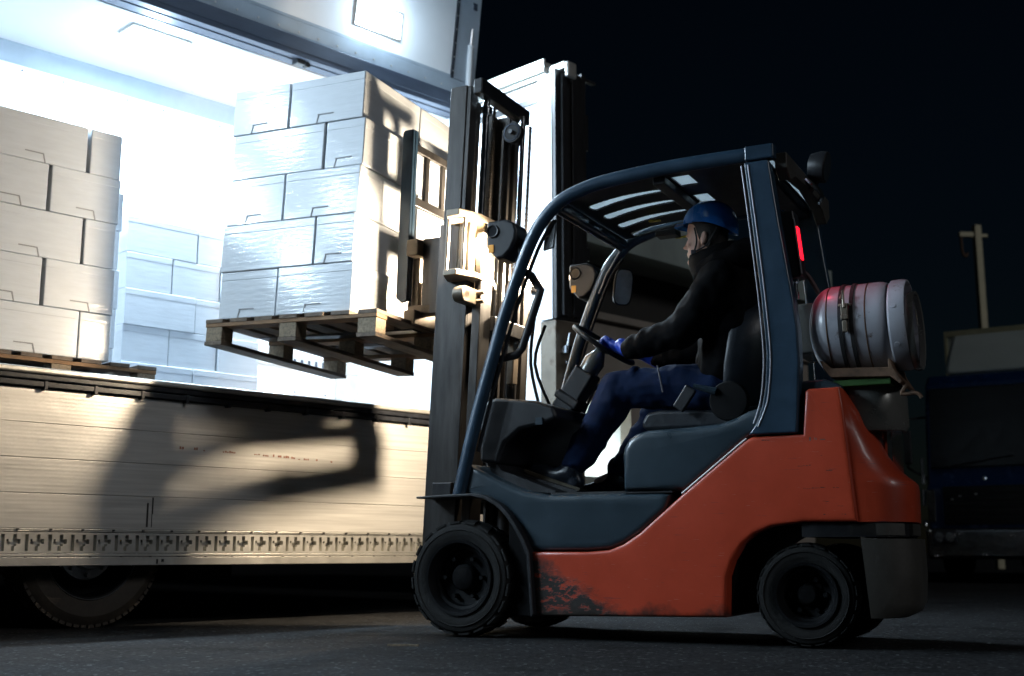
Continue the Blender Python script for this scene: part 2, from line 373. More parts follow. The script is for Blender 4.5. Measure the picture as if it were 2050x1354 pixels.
# lashing track with real openings
P = .12; nx, nz = 12, 9
slotm = ["............", ".##.....##..", ".##.....##..", ".##...####..", ".##.######..", ".##.####.##.", ".##..###.#..", ".##..##.....", "............"]
slotm = ["............", ".##....##...", ".##....##...", ".##.#..####.", ".##.#######.", ".##.#####...", ".##...##....", ".##...##....", "............"]
tr = MB(); z0, z1 = .392, .497
u = -7.0 + ((-.534 - .01) % P)
hz = (z1 - z0) / nz; hx = P / nx
cells = int((U1 - .05 - u) / P)
fy, by = GF - .006, GF + .026
for c in range(cells):
    cu = u + c * P
    if cu < -2.2:
        continue
    for i in range(nx):
        for j in range(nz):
            x0 = cu + i * hx; zz = z1 - (j + 1) * hz; hole = slotm[j][i] == '#'
            if not hole:
                tr.add([(x0, fy, zz), (x0 + hx, fy, zz), (x0 + hx, fy, zz + hz), (x0, fy, zz + hz)], [(0, 1, 2, 3)])
            else:
                tr.add([(x0, by, zz), (x0 + hx, by, zz), (x0 + hx, by, zz + hz), (x0, by, zz + hz)], [(0, 1, 2, 3)])
                for di, dj, q in ((-1, 0, ((x0, zz), (x0, zz + hz))), (1, 0, ((x0 + hx, zz), (x0 + hx, zz + hz))), (0, -1, ((x0, zz + hz), (x0 + hx, zz + hz))), (0, 1, ((x0, zz), (x0 + hx, zz)))):
                    if slotm[j + dj][i + di] != '#':
                        (ax, az), (bx, bz) = q
                        tr.add([(ax, fy, az), (bx, fy, bz), (bx, by, bz), (ax, by, az)], [(0, 1, 2, 3)])
tr.box(U0, -2.2, fy, by, z0, z1)
tr.obj('lashing_track', 'alu_plain', gate_o)
b = MB()
b.box(U0, U1 - .02, GF - .004, GF + .03, .499, .506); b.box(U0, U1 - .02, GF - .012, GF + .03, .328, .372)
b.box(U0, U1 - .02, GF - .010, GF + .03, .374, .390); b.box(U0, U1 - .02, GF - .008, GF + .03, .506, .5145)
b.obj('gate_rail', 'alu_plain', gate_o, bevel=.003)
b = MB()
for k in range(34):
    x = -2.2 + k * .17
    b.box(x, x + .012, GF - .014, GF, .505, .514); b.box(x + .05, x + .06, GF - .016, GF, .371, .3755)
b.obj('rivets', 'dark_mark', gate_o)
b = MB()
for (x0, w_, h_, dz) in ((.385, .03, .022, 0), (.475, .04, .018, 0), (.535, .02, .01, -.004), (.66, .085, .011, -.004), (.87, .05, .006, -.005), (.93, .05, .009, -.009), (1.0, .012, .02, -.01), (1.035, .03, .014, -.011), (1.075, .045, .014, -.012), (1.13, .04, .012, -.014), (1.18, .004, .008, -.017), (1.22, .05, .01, -.017), (1.31, .01, .012, -.018), (1.42, .025, .011, -.022)):
    for q in range(max(1, int(w_ / .014))):
        ww = .008 + random.random() * .005; hh = h_ * (.6 + .5 * random.random())
        b.box(x0 + q * .014, x0 + q * .014 + ww, GF - .0016, GF + .001, .962 + dz, .962 + dz + hh)
b.obj('stencil_remains', 'ink', gate_o)
b = MB()
b.box(.205, .215, GF - .002, GF + .002, .530, .66); b.box(.235, .243, GF - .002, GF + .002, .60, .69); b.box(.235, .239, GF - .002, GF, .53, .6)
b.box(.30, .315, GF - .014, GF, .345, .36); b.box(.27, .28, GF - .014, GF, .335, .36)
b.obj('scrape_mark', 'dark_mark', gate_o)
# edge rails and hinge line above the gate
b = MB().box(U0, U1, -.20, -.07, 1.296, 1.330); b.obj('floor_edge_rail', 'alu_plain', T, bevel=.012, seg=3)
MB().box(U0, U1, -.188, -.08, 1.266, 1.294).obj('edge_seal', 'seal', T, bevel=.006)
b = MB().box(U0, U1, -.195, -.12, 1.231, 1.258)
for k in range(40): b.box(U0 + .1 + k * .27, U0 + .12 + k * .27, -.2, -.15, 1.215, 1.262)
b.obj('gate_hinge_rail', 'seal', T, bevel=.003)
# interior
WV = 2.36
MB().box(U0, U1, WV, WV + .06, 1.306, 4.09).obj('far_wall', 'white_panel', T)
b = MB()
for k in range(24):
    for zz in (1.75, 2.35, 2.95, 3.55, 3.93): b.lathe([(.009, -.004), (.009, .002)], (-1 + k * .42 + .1 * (k % 2), WV, zz), n=8)
b.obj('wall_screws', 'alu_dark', T)
b = MB().box(-1, U1, WV - .012, WV, 1.96, 2.06)
b.obj('wall_lashing_strip', 'alu_plain', T)
MB().box(3.30, 3.52, WV - .03, WV - .013, 1.307, 1.95).obj('corner_guard', 'alu_plain', T, bevel=.004)
b = MB()
for k in range(30): b.box(1.2 + k * .075, 1.225 + k * .075, WV - .0155, WV - .011, 1.985, 2.035)
b.obj('strip_slots', 'alu_dark', T)
MB().box(U0, U1, 1.20, WV + .06, 4.092, 4.16).obj('ceiling', 'white_panel', T)
MB().prism([(WV - .10, 4.09), (WV - .085, 4.09), (WV - .002, 3.985), (WV - .002, 3.965), (WV - .03, 3.985)], U0, U1, 'x').obj('ceiling_cove', 'frame_grey', T)
# centre roof beam (dark, with grooves) and its pale edge trim
MB().box(U0, U1 + .15, 1.165, 1.235, 4.075, 4.09).obj('beam_edge_trim', 'white_panel', T, bevel=.003)
b = MB()
for (a, c, h) in ((1.135, 1.163, 4.082), (1.085, 1.130, 4.072), (1.035, 1.08, 4.066), (.985, 1.03, 4.072), (.935, .975, 4.06)): b.box(U0, U1 + .15, a, c, h, 4.2)
b.box(U0, U1 + .15, .93, 1.166, 4.10, 4.21)
b.obj('roof_beam', 'alu_dark', T, bevel=.004)  # aluminium in shade: the shade is put into its dark colour
b = MB().box(1.86, 1.93, .98, 1.06, 4.03, 4.075).lathe([(.022, 0), (.022, .05)], (1.97, 1.0, 4.05), n=12); b.obj('beam_catch', 'black', T, bevel=.004)
# end bulkhead, top rail, corner post
MB().box(U1, U1 + .06, .02, WV + .06, 1.306, 4.10).obj('end_wall', 'white_panel', T)
b = MB()
b.prism([(.0, 0), (-.03, .03), (-.03, .10), (.02, .13), (.05, .10), (.05, .0)], 0, .0001) if False else None
b.box(U1 - .02, U1 + .10, -.02, 1.30, 4.112, 4.20); b.box(U1 - .05, U1 - .022, -.02, 1.30, 4.15, 4.26); b.box(U1 - .035, U1 + .05, -.02, 1.30, 4.205, 4.235)
b.obj('end_top_rail', 'alu_plain', T, bevel=.008)
MB().box(U1 - .012, U1 - .002, .04, 1.28, 3.93, 3.98).obj('end_seal_strip', 'seal', T)
MB().box(U1 - .01, U1 + .10, -.21, -.022, 4.135, 4.20).box(U1 - .01, U1 + .10, -.24, -.20, 4.06, 4.19).obj('post_cap', 'alu_plain', T, bevel=.015, seg=3)
b = MB().box(U1 - .075, U1 + .03, -.12, .02, 2.135, 4.098)
b.obj('corner_post_inner', 'white_panel', T)
b = MB().box(U1 - .07, U1 + .25, -.16, -.122, 2.135, 4.13).box(U1 - .02, U1 + .04, -.19, -.162, 2.16, 4.1).box(U1 + .10, U1 + .16, -.185, -.162, 2.16, 4.1).box(U1 + .252, U1 + .30, -.15, -.08, 2.16, 4.18)
b.box(U1 + .302, U1 + .34, -.14, -.12, 3.55, 3.85).box(U1 + .302, U1 + .34, -.14, -.12, 2.65, 2.75).box(U1 + .2, U1 + .44, -.14, -.1, 4.135, 4.16)
b.obj('corner_post', 'mast_dark', T, bevel=.004)  # outer face gets little light; that shade is in its dark colour
MB().box(U1 - .06, U1 + .26, -.14, .02, .45, 2.128).obj('lower_post', 'post_steel', T, bevel=.006)
b = MB()
random.seed(3)
for (du, z, l_, a) in ((.02, 1.95, .16, 80), (.06, 1.82, .14, 20), (.03, 1.62, .26, 88), (.10, 1.68, .30, 60), (.12, 1.52, .22, 65), (.09, 1.40, .2, 92), (.16, 1.75, .2, 70), (.04, 1.46, .12, 10), (.17, 1.45, .16, 115)):
    dx, dz = math.cos(R(a)) * l_, math.sin(R(a)) * l_
    b.tube([(U1 + du - dx / 2, -.19, z - dz / 2), (U1 + du + dx / 2, -.2, z + dz / 2)], .014, 8)
for (du, z) in ((.03, 1.9), (.05, 1.7), (.08, 1.55), (.05, 1.4)): b.box(U1 + du - .04, U1 + du + .04, -.2, -.141, z - .03, z + .03)
b.obj('gate_latch', 'chrome', T, bevel=.003)
# raised wing: roof half standing up, side half folded out above
wing_m = Matrix.Translation((0, 1.0, 4.20)) @ Matrix.Rotation(R(7), 4, 'X')   # local z runs up the panel
WL = 1.35
wing_e = MB().box(U0, U1 - .13, 0, .05, .16, WL, wing_m).obj('wing_panel', 'white_panel', T)
MB().box(U0, U1 + .12, -.012, .06, .0, .158, wing_m).box(U0, U1 - .13, -.006, .0, .16, .185, wing_m).obj('wing_lower_frame', 'frame_grey', wing_e, bevel=.004)
MB().box(U1 - .128, U1 + .12, -.014, .06, .16, WL, wing_m).obj('wing_end_frame', 'frame_grey', wing_e, bevel=.004)
MB().box(U1 - .15, U1 - .128, -.02, .0, .16, WL, wing_m).obj('wing_end_seal', 'seal', wing_e)
b = MB()
for k in range(36): b.lathe([(.008, -.016), (.008, -.01)], (0, 0, 0), n=8, m=wing_m @ Matrix.Translation((-3 + k * .18, 0, .075)))
for k in range(9): b.lathe([(.006, -.022), (.006, -.01)], (0, 0, 0), n=8, m=wing_m @ Matrix.Translation((U1 - .139, 0, .22 + k * .12)))
b.obj('wing_rivets', 'alu_plain', wing_e)
side_m = wing_m @ Matrix.Translation((0, 0, WL + .02)) @ Matrix.Rotation(R(-82), 4, 'X')
MB().box(U0, U1 + .1, -.06, .0, 0, 1.35, wing_m @ Matrix.Translation((0, 0, WL + .01)) @ Matrix.Rotation(R(80), 4, 'X')).obj('wing_side_panel', 'white_panel', wing_e)
# wing gas ram on the end
b = MB().tube([(U1 + .03, .95, 4.30), (U1 + .035, .93, 4.66)], .026, 14); b.lathe([(.031, 0), (.031, .02)], (U1 + .035, .93, 4.66), 'z', 14); ram = b.obj('gas_ram', 'white_panel', T)
MB().tube([(U1 + .035, .93, 4.66), (U1 + .05, .91, 5.02)], .013, 10).obj('ram_rod', 'chrome', ram)
MB().box(U1 + .03, U1 + .075, .88, .93, 5.0, 5.05).lathe([(.03, -.02), (.03, .02)], (U1 + .05, .9, 5.06), 'y', 12).obj('ram_bracket', 'alu_dark', ram, bevel=.004)
# lamps: ceiling row and wing row
def lamp_at(mtx, power, name):
    f = MB().box(-.235, .235, -.115, .115, 0, .018, mtx).obj(name, 'alu_plain', T, bevel=.004)
    MB().box(-.22, .22, -.1, .1, -.006, .0, mtx).obj('lamp_lens', 'led', f, bevel=.003)
    p = mtx @ Vector((0, 0, -.02)); d = (mtx.to_3x3() @ Vector((0, 0, -1)))
    a = light('lamp_light', 'AREA', T, p, power, (.66, .845, 1.0), d, shape='RECTANGLE', size=.42, size_y=.18)
    q = mtx.to_3x3().to_quaternion(); a.rotation_euler = q.to_euler()
    light('lamp_glow', 'POINT', T, mtx @ Vector((0, 0, -.16)), power * .16, (.62, .82, 1.0), shadow_soft_size=.08)  # added point light that brightens the panel around each lamp
for x in (.94, -1.6, -4.1, -6.0): lamp_at(Matrix.Translation((x, 1.45, 4.072)), CEIL_W, 'ceiling_lamp')
lamp_at(Matrix.Translation((2.9, 1.35, 4.072)), CEIL_W, 'ceiling_lamp')
for x, q in ((2.59, 1.6), (-1.0, 1.1), (-3.6, 1.5), (-6.0, 1.9)): lamp_at(wing_m @ Matrix.Translation((x, -.0195, .41)) @ Matrix.Rotation(R(-90), 4, 'X'), WING_W * q, 'wing_lamp')
# wheels
def truck_wheel(u, v):
    t = MB(); prof = [(.25, .0), (.275, -.012), (.34, -.02), (.378, .0), (.394, .02), (.397, .12), (.394, .22), (.36, .25), (.25, .25)]
    t.lathe([(r, a + v) for r, a in prof], (u, 0, .4), 'y', 60, cap=False)
    for k in range(60):
        a0 = 2 * math.pi * k / 60; a1 = a0 + .078
        for (va, vb) in ((.002, .09), (.15, .235)):
            off = 0 if va < .1 else .05
            t.add([(u + r * math.cos(a + off), v + y, .4 + r * math.sin(a + off)) for a in (a0, a1) for r in (.384, .4) for y in (va, vb)], [(0, 1, 3, 2), (4, 6, 7, 5), (2, 3, 7, 6), (0, 2, 6, 4), (1, 5, 7, 3)])
    wh = t.obj('wheel', 'truck_tyre', T)
    d = MB().lathe([(.252, .005), (.252, -.004), (.240, .0), (.232, .03), (.225, .10), (.16, .13), (.12, .10), (.10, .10)], (u, v, .4), 'y', 48, cap=False)
    d.obj('rim', 'rim_dark', wh)
    MB().lathe([(.249, -.003), (.254, -.014), (.258, -.003)], (u, v, .4), 'y', 48, cap=False).obj('rim_lip', 'rim_alu', wh)
    h = MB().lathe([(.155, .10), (.15, .07), (.10, .06), (.09, .02), (.0005, .015)], (u, v, .4), 'y', 32)
    for k in range(8):
        q = 2 * math.pi * k / 8; h.lathe([(.012, .03), (.012, .065)], (u + .125 * math.cos(q), v, .4 + .125 * math.sin(q)), 'y', 6)
    h.obj('hub', 'rim_alu', wh)
for u, v in ((.0, .02), (-1.25, .02), (.0, 2.1), (-1.25, 2.1)): truck_wheel(u, v)
MB().box(.70, 1.03, .28, .7, .235, .62).obj('underbody_box', 'chassis', T, bevel=.01)
MB().box(-.55, .5, .3, 2.1, .35, .5).box(-1.7, -.75, .3, 2.1, .35, .5).obj('axle', 'chassis', T)

# ------------------------------------------------------------------ pallets and cartons
def pallet(label, mtx, L=1.13, D=1.2, group='wooden pallets', near=True):
    """L along x, D along y, origin at the near left bottom corner"""
    p = thing('pallet', label, 'pallet', group=group, mtx=mtx)
    rnd = random.Random(len(label))
    bw = .1
    ys = [0, D / 2 - bw / 2, D - bw]; xs = [0, L / 2 - .06, L - .12]
    for x in xs: MB().box(x, x + .12, 0, D, 0, .022).obj('skid_board', 'wood_grey', p, bevel=.002)
    for y in ys:
        for x in xs: MB().box(x + .004, x + .116, y + .003, y + bw - .003, .0225, .1005).obj('block', 'chip', p, bevel=.003)
        MB().box(0, L, y, y + bw, .101, .122).obj('stringer_board', 'wood', p, bevel=.002)
    n = 7; wd = .118
    for k in range(n):
        x = k * (L - wd) / (n - 1); MB().box(x, x + wd, -.006 * rnd.random(), D - .004 * rnd.random(), .1225, .144).obj('deck_board', 'wood_grey', p, bevel=.002)
    return p

CH = .267
mesh_cache = {}
def carton(label, mtx, w, d, group, slit=True, h=CH, flip=False):
    """w along x, d along y, base corner at origin; near face at y=0"""
    o = thing('carton', label, 'carton', group=group, mtx=mtx)
    key = (round(w, 3), round(d, 3), flip)
    if key not in mesh_cache:
        g_ = .003
        body = MB().box(g_, w - g_, g_, d - g_, .001, h - .002).obj('carton_body', 'foam', None, bevel=.006, seg=3)
        lid = MB().box(.0017, w - .0017, .0017, d - .0017, h - .0525, h - .0006).obj('carton_lid', 'foam', None, bevel=.0075, seg=3)
        s = MB(); cx = w * .5
        k_ = -1 if flip else 1
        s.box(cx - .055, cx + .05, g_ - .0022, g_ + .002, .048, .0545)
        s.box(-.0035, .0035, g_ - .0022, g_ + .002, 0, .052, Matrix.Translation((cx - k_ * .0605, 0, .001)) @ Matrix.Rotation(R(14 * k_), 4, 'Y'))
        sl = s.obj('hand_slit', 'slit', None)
        mesh_cache[key] = (body, lid, sl); first = True
    else: first = False
    for q in mesh_cache[key]:
        if q.name.startswith('hand_slit') and not slit:
            if first: COL.objects.unlink(q)
            continue
        c = q if first else q.copy()
        if c.name not in COL.objects: COL.objects.link(c)
        c.parent = o
    return o

# the lifted load (tilted back a little with the mast)
LM = FKM @ Matrix.Translation((-1.645, -.03, 1.522)) @ Matrix.Rotation(R(1.9), 4, 'Y') @ Matrix.Rotation(R(-1.7), 4, 'X')
pallet('wooden pallet held up on the forks under the wrapped carton load', LM)
rows = ['bottom', 'second', 'middle', 'fourth', 'top']
rj = random.Random(5); rows2 = ['bottom-row', 'second-row', 'middle-row', 'fourth-row', 'top-row']
W_ = .90
for k in range(5):
    z = .146 + k * CH
    if k % 2 == 0: xs = [(0, .40), (.40, .50)]
    else: xs = [(0, .64), (.64, .26)]
    j0 = rj.uniform(-.008, .008)
    for i, (x, w_) in enumerate(xs):
        for jj, (y, d_) in enumerate(((.02, .58), (.60, .58))):
            m = LM @ Matrix.Translation((.055 + x + j0 + rj.uniform(-.003, .003), y + (rj.uniform(-.006, .004) if jj == 0 else 0), z)) @ Matrix.Rotation(R(rj.uniform(-.25, .25)), 4, 'Z')
            lab = '%s white carton of the raised load, %s, %s' % (rows2[k], 'at its left end' if i == 0 else 'at its mast end', 'front side' if jj == 0 else 'far side')
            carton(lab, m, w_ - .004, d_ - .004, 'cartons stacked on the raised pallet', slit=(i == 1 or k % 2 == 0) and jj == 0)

# stacks standing on the truck floor
PM = TRM @ Matrix.Translation((-.76, .12, 1.307))
pallet('wooden pallet at the open edge of the truck floor, under the nearest stack', PM)
for k in range(5):
    xs = [(-.11, .195), (-.72, .605)] if k % 2 == 0 else [(-.33, .415), (-.745, .41)]
    xs[0] = (xs[0][0], xs[0][1])
    for i, (x, w_) in enumerate(xs):
        m = TRM @ Matrix.Translation((x + .01 + rj.uniform(-.006, .006), .14 + rj.uniform(-.005, .005), 1.453 + k * CH)) @ Matrix.Rotation(R(rj.uniform(-.3, .3)), 4, 'Z')
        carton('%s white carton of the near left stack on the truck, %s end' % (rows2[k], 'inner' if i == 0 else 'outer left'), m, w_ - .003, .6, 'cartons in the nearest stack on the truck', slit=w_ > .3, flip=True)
pallet('wooden pallet behind the nearest stack, carrying the narrow column of cartons', TRM @ Matrix.Translation((-.45, 1.16, 1.307)), D=1.0)
for k in range(5):
    m = TRM @ Matrix.Translation((.22 + rj.uniform(-.012, .012), 1.2, 1.453 + k * CH))
    carton('%s white carton of the narrow column between the two truck stacks' % rows2[k], m, .42, .5, 'cartons in the narrow middle column', slit=False)
pallet('wooden pallet against the far wall of the truck under the bright back stack', TRM @ Matrix.Translation((.90, 1.58, 1.307)), D=.75)
for k in range(5):
    xs = [(0, .37), (.37, .40), (.77, .36)] if k % 2 else [(0, .57), (.57, .56)]
    for i, (x, w_) in enumerate(xs):
        m = TRM @ Matrix.Translation((.90 + x + rj.uniform(-.004, .004), 1.62 + rj.uniform(-.01, .004), 1.453 + k * (CH - .002))) @ Matrix.Rotation(R(rj.uniform(-.3, .3)), 4, 'Z')
        pos = ['left', 'right'] if len(xs) == 2 else ['left', 'centre', 'right']
        carton('%s bright carton of the back stack by the truck wall, %s one' % (rows2[k], pos[i]), m, w_ - .004, .5, 'cartons in the back stack', slit=False)

# ------------------------------------------------------------------ forklift
F = thing('forklift', 'orange and slate grey gas forklift holding a wrapped load up at the truck', 'forklift', FK_LOC, FK_RZ)
C0 = .49; V0, V1 = .035, .945
# orange side body and counterweight
pts = [(.341, .398), (.62, .398), (.73, .406), (.80, .432), (.88, .482), (1.085, .650), (1.36, .862), (1.385, .880), (1.41, .890), (1.628, .893), (1.645, 1.075), (1.66, 1.085), (1.79, 1.086),
       (1.855, .987), (1.891, .902), (1.937, .806), (1.984, .743), (2.02, .712), (2.05, .69), (2.055, .66), (2.05, .521), (1.615, .523), (1.475, .506), (1.40, .475), (1.348, .433), (1.30, .36), (1.275, .293), (1.268, .122), (.362, .108)]
def inset(poly, d):
    n = len(poly); A = sum(poly[i][0] * poly[(i + 1) % n][1] - poly[(i + 1) % n][0] * poly[i][1] for i in range(n)); sg = 1 if A > 0 else -1
    out = []
    for i in range(n):
        p, q, t_ = Vector(poly[i - 1]), Vector(poly[i]), Vector(poly[(i + 1) % n])
        a = (q - p).normalized(); b_ = (t_ - q).normalized()
        na = Vector((-a.y, a.x)) * sg; nb = Vector((-b_.y, b_.x)) * sg
        m_ = na + nb; k = max(.55, m_.length / 2)
        out.append(tuple(q + m_.normalized() * (d / k)))
    return out
def pillow(poly, steps, back):
    """solid across the truck whose near edges roll over: steps = (v, inset)"""
    return MB().loft([[Vector((x, v, z)) for x, z in inset(poly, d)] for v, d in steps + back])
def lerp_table(t, tab):
    for (a, fa), (b_, fb) in zip(tab, tab[1:]):
        if t <= b_: return fa + (fb - fa) * (t - a) / (b_ - a)
    return tab[-1][1]
TAIL_V = [.035, .05, .08, .12, .17, .24, .34, .49, .64, .76, .84, .89, .92, .945]
def tail_f(v): return lerp_table(v, [(.035, 0), (.05, .34), (.08, .62), (.12, .82), (.17, .94), (.24, 1.0), (1, 1)])
def tail_k(v): return lerp_table(v, [(.035, 1), (.24, .97), (.34, .93), (.49, .86), (.64, .77), (.76, .66), (.84, .55), (.89, .44), (.92, .34), (.945, .2)])
def crease_u(z): return 1.795 + (1.088 - z) / .57 * .045
def tail(poly, v):
    out = []
    for x, z in poly:
        c = crease_u(z)
        if x > c: x = c + (x - c) * tail_f(v) * (tail_k(v) if v > .2 else 1)
        if v > .49 and x > 1.7: x = 1.7 + (x - 1.7) * lerp_table(v, [(.49, 1), (.7, .95), (.85, .8), (.945, .55)])
        out.append(Vector((x, v, z)))
    return out
def tail_loft(poly, v0=0, v1=9, roll=False):
    vs_ = [v for v in TAIL_V if v0 <= v <= v1]
    pre = [[Vector((p[0], .035 - a, p[1])) for p in inset([(q.x, q.z) for q in tail(poly, .035)], d)] for a, d in ((.0125, .024), (.012, .012), (.0105, .007), (.007, .0025), (.003, .0006))] if roll else []
    return MB().loft(pre + [tail(poly, v) for v in vs_])
body = tail_loft(pts, roll=True).obj('body', 'orange', F, smooth=38)
# thin pale line on the upper edge of the orange panel
b = MB().tube([(p[0] - .004, V0 - .006, p[1] + .003) for p in pts[5:8]], .0045, 6)
b.obj('panel_edge', 'white_edge', body)
# raised shoulder of the counterweight (darker recessed crease) and scuffs
b = MB()
rs = random.Random(11)
for (x, z, l_) in ((1.45, .872, .045), (1.70, .797, .016), (1.72, .735, .025), (1.62, .662, .10), (1.745, .662, .03), (1.70, .606, .03), (1.76, .585, .03), (1.70, .552, .014), (1.775, .552, .03), (1.60, .757, .06)):
    for q in range(max(1, int(l_ / .012))):
        zz = z + rs.uniform(-.0015, .0015); b.box(x + q * .012, x + q * .012 + .006 + rs.random() * .008, V0 - .0128, V0 - .002, zz, zz + .0012 + rs.random() * .0022)
b.obj('scuff', 'dark_mark', body)
b = MB()
for x0, x1, z0_, z1_ in ((1.655, 1.661, .862, .878), (1.676, 1.679, .866, .876), (1.683, 1.686, .864, .874), (1.70, 1.722, .864, .868), (1.625, 1.628, .872, .875)): b.box(x0, x1, V0 - .0128, V0 - .002, z0_, z1_)
b.obj('worn_lettering', 'cap', body)
b = MB().prism([(1.628, .9), (1.640, .9), (1.655, 1.09), (1.61, 1.09), (1.605, .9)], .06, .92); b.obj('rear_gap', 'black', F)
# grey lower counterweight
lw = [(1.86, .46), (1.90, .442), (1.925, .40), (1.942, .29), (1.94, .145), (1.99, .132), (2.03, .15), (2.055, .19), (2.066, .30), (2.064, .452), (1.90, .455)]
tail_loft(lw).obj('counterweight', 'cast', F, smooth=38)
tail_loft([(1.6, .46), (1.6, .518), (2.03, .518), (2.03, .46)], .04).obj('counterweight_gap', 'black', F)
for vs_ in ((.05, .13), (.16, .5), (.55, .945)):
    tail_loft([(1.80, .466), (1.80, .514), (2.046, .514), (2.046, .466)], vs_[0], vs_[1]).obj('counterweight_pad', 'cast', F)
# rear wheel arch liner, front frame
MB().prism([(1.27, .13), (1.30, .36), (1.348, .43), (1.475, .5), (1.85, .515), (1.93, .40), (1.945, .15), (1.94, .5), (1.6, .55), (1.25, .5), (1.2, .13)], .1, .88).obj('arch_liner', 'chassis', F)
MB().prism([(.20, .10), (.37, .10), (.345, .40), (.29, .50), (.20, .58)], .06, .92).obj('front_frame', 'chassis', F, bevel=.01)
MB().box(-.05, .05, .2, .78, .22, .34).box(1.55, 1.65, .15, .83, .16, .28).obj('axle', 'chassis', F)
# slate cowl: step, dash side, seat hood
step = [(.318, .404), (.62, .404), (.73, .412), (.80, .438), (.88, .488), (1.0, .586), (1.02, .652), (.98, .660), (.45, .662), (.39, .666), (.30, .684), (.22, .712), (.143, .748), (.06, .79), (.0, .818), (-.035, .70), (-.03, .675), (.088, .652), (.197, .603), (.277, .508)]
cow = pillow(step, [(.039, .032), (.040, .022), (.043, .012), (.050, .005), (.062, 0)], [(.92, 0)]).obj('step_panel', 'grey', F, smooth=50)
hood = [(.785, .668), (.782, .84), (.79, .875), (.815, .912), (.85, .934), (.90, .947), (1.10, .953), (1.246, .962), (1.32, .985), (1.38, 1.012), (1.45, 1.03), (1.50, 1.03), (1.55, .95), (1.42, .893), (1.385, .888), (1.085, .656), (1.03, .668)]
pillow(hood, [(.0535, .045), (.055, .032), (.058, .022), (.068, .012), (.085, .004), (.11, 0)], [(.90, 0)]).obj('seat_hood', 'grey', F, smooth=50)
MB().box(.80, 1.03, .046, .2, .660, .6665).obj('hood_seam', 'black', F)
MB().box(.40, .80, .12, .86, .655, .675).obj('floor_mat', 'rubber', F)
MB().prism([(.12, .70), (.42, .672), (.42, .684), (.13, .79), (.06, .88), (.03, .88)], .12, .88).obj('toe_plate', 'black', F)
MB().prism([(.30, .676), (.47, .676), (.475, .69), (.14, .79), (.125, .78)], .26, .40).obj('pedal', 'rubber', F, bevel=.005)
MB().prism([(.02, .83), (.02, 1.10), (.06, 1.13), (.105, 1.145), (.32, 1.12), (.42, 1.085), (.44, 1.03), (.36, 1.00), (.24, .98), (.16, .92), (.12, .82)], .10, .88).obj('dashboard', 'black', F, bevel=.02, seg=3)
MB().box(.33, .365, .092, .099, 1.0, 1.035).obj('dash_label', 'grey', F)
# fender
up = [(-.272, .665), (-.10, .672), (.05, .675), (.12, .66), (.185, .625), (.23, .585), (.272, .53), (.31, .47), (.345, .395), (.366, .116)]
dn = [(x - .016, z - .014) for x, z in up[2:]]
MB().prism(up + dn[::-1] + [(-.10, .658), (-.272, .655)], -.01, .20).obj('fender', 'black', F, bevel=.004)
MB().prism([(x, z) for x, z in up + dn[::-1] + [(-.10, .658), (-.272, .655)]], .78, .99).obj('fender', 'black', F, bevel=.004)

def fl_wheel(u, v, R_, wd, rr, lugs, steer=0, flip=1):
    s = flip
    t = MB(); prof = [(rr, .012), (rr + .03, .0), (R_ * .80, -.004), (R_ * .90, .004), (R_ * .955, .022), (R_ * .955, wd - .022), (R_ * .9, wd), (rr + .03, wd), (rr, wd)]
    mt = Matrix.Translation((u, v, R_)) @ Matrix.Rotation(R(steer), 4, 'Z')
    t.lathe([(r, s * a) for r, a in prof], (0, 0, 0), 'y', 64, cap=False)
    for k in range(lugs):
        for side in (0, 1):
            a0 = 2 * math.pi * (k + .5 * side) / lugs; a1 = a0 + 2 * math.pi / lugs * .66
            ya, yb = ((.004, wd * .52) if side == 0 else (wd * .48, wd - .004))
            vs = []
            for a in (a0, (a0 + a1) / 2, a1):
                for y in (ya, yb):
                    sh = .12 if (y == yb) == (side == 0) else 0
                    for r in (R_ * .93, R_):
                        edge = (y == ya and side == 0) or (y == yb and side == 1)
                        rr_ = r - (.01 if edge and r == R_ else 0)
                        vs.append((rr_ * math.cos(a + sh), s * y, rr_ * math.sin(a + sh)))
            t.add(vs, [(0, 1, 3, 2), (8, 10, 11, 9), (1, 5, 7, 3), (5, 9, 11, 7), (0, 4, 5, 1), (4, 8, 9, 5), (2, 3, 7, 6), (6, 7, 11, 10)])
    t.lathe([(R_ * .80, s * -.003), (R_ * .815, s * -.008), (R_ * .83, s * -.002)], (0, 0, 0), 'y', 64, cap=False)
    t.v = [tuple(mt @ Vector(p)) for p in t.v]
    wh = t.obj('wheel', 'tyre', F)
    d = MB().lathe([(r, s * a) for r, a in ((rr + .014, .004), (rr + .012, -.008), (rr, -.006), (rr * .93, .012), (rr * .9, .035), (rr * .82, .04), (rr * .78, .07), (rr * .4, .085), (rr * .38, .05), (rr * .33, .04), (.0005, .038))], (0, 0, 0), 'y', 48, cap=False)
    for k in range(6):
        q = 2 * math.pi * k / 6; d.lathe([(.011, s * .04), (.011, s * .08)], (rr * .6 * math.cos(q), 0, rr * .6 * math.sin(q)), 'y', 6)
    d.v = [tuple(mt @ Vector(p)) for p in d.v]
    d.obj('rim', 'rim_dark', wh)
    h = MB().lathe([(r, s * a) for r, a in ((rr * .36, .055), (rr * .34, .04), (rr * .28, .034), (.0005, .030))], (0, 0, 0), 'y', 24); h.v = [tuple(mt @ Vector(p)) for p in h.v]
    h.obj('hub_cap', 'chassis', wh)
fl_wheel(-.035, 0.0, .277, .19, .165, 20)
fl_wheel(-.035, .98, .277, .19, .165, 20, flip=-1)
fl_wheel(1.600, .075, .2195, .15, .122, 22, steer=3)
fl_wheel(1.600, .905, .2195, .15, .122, 22, flip=-1)

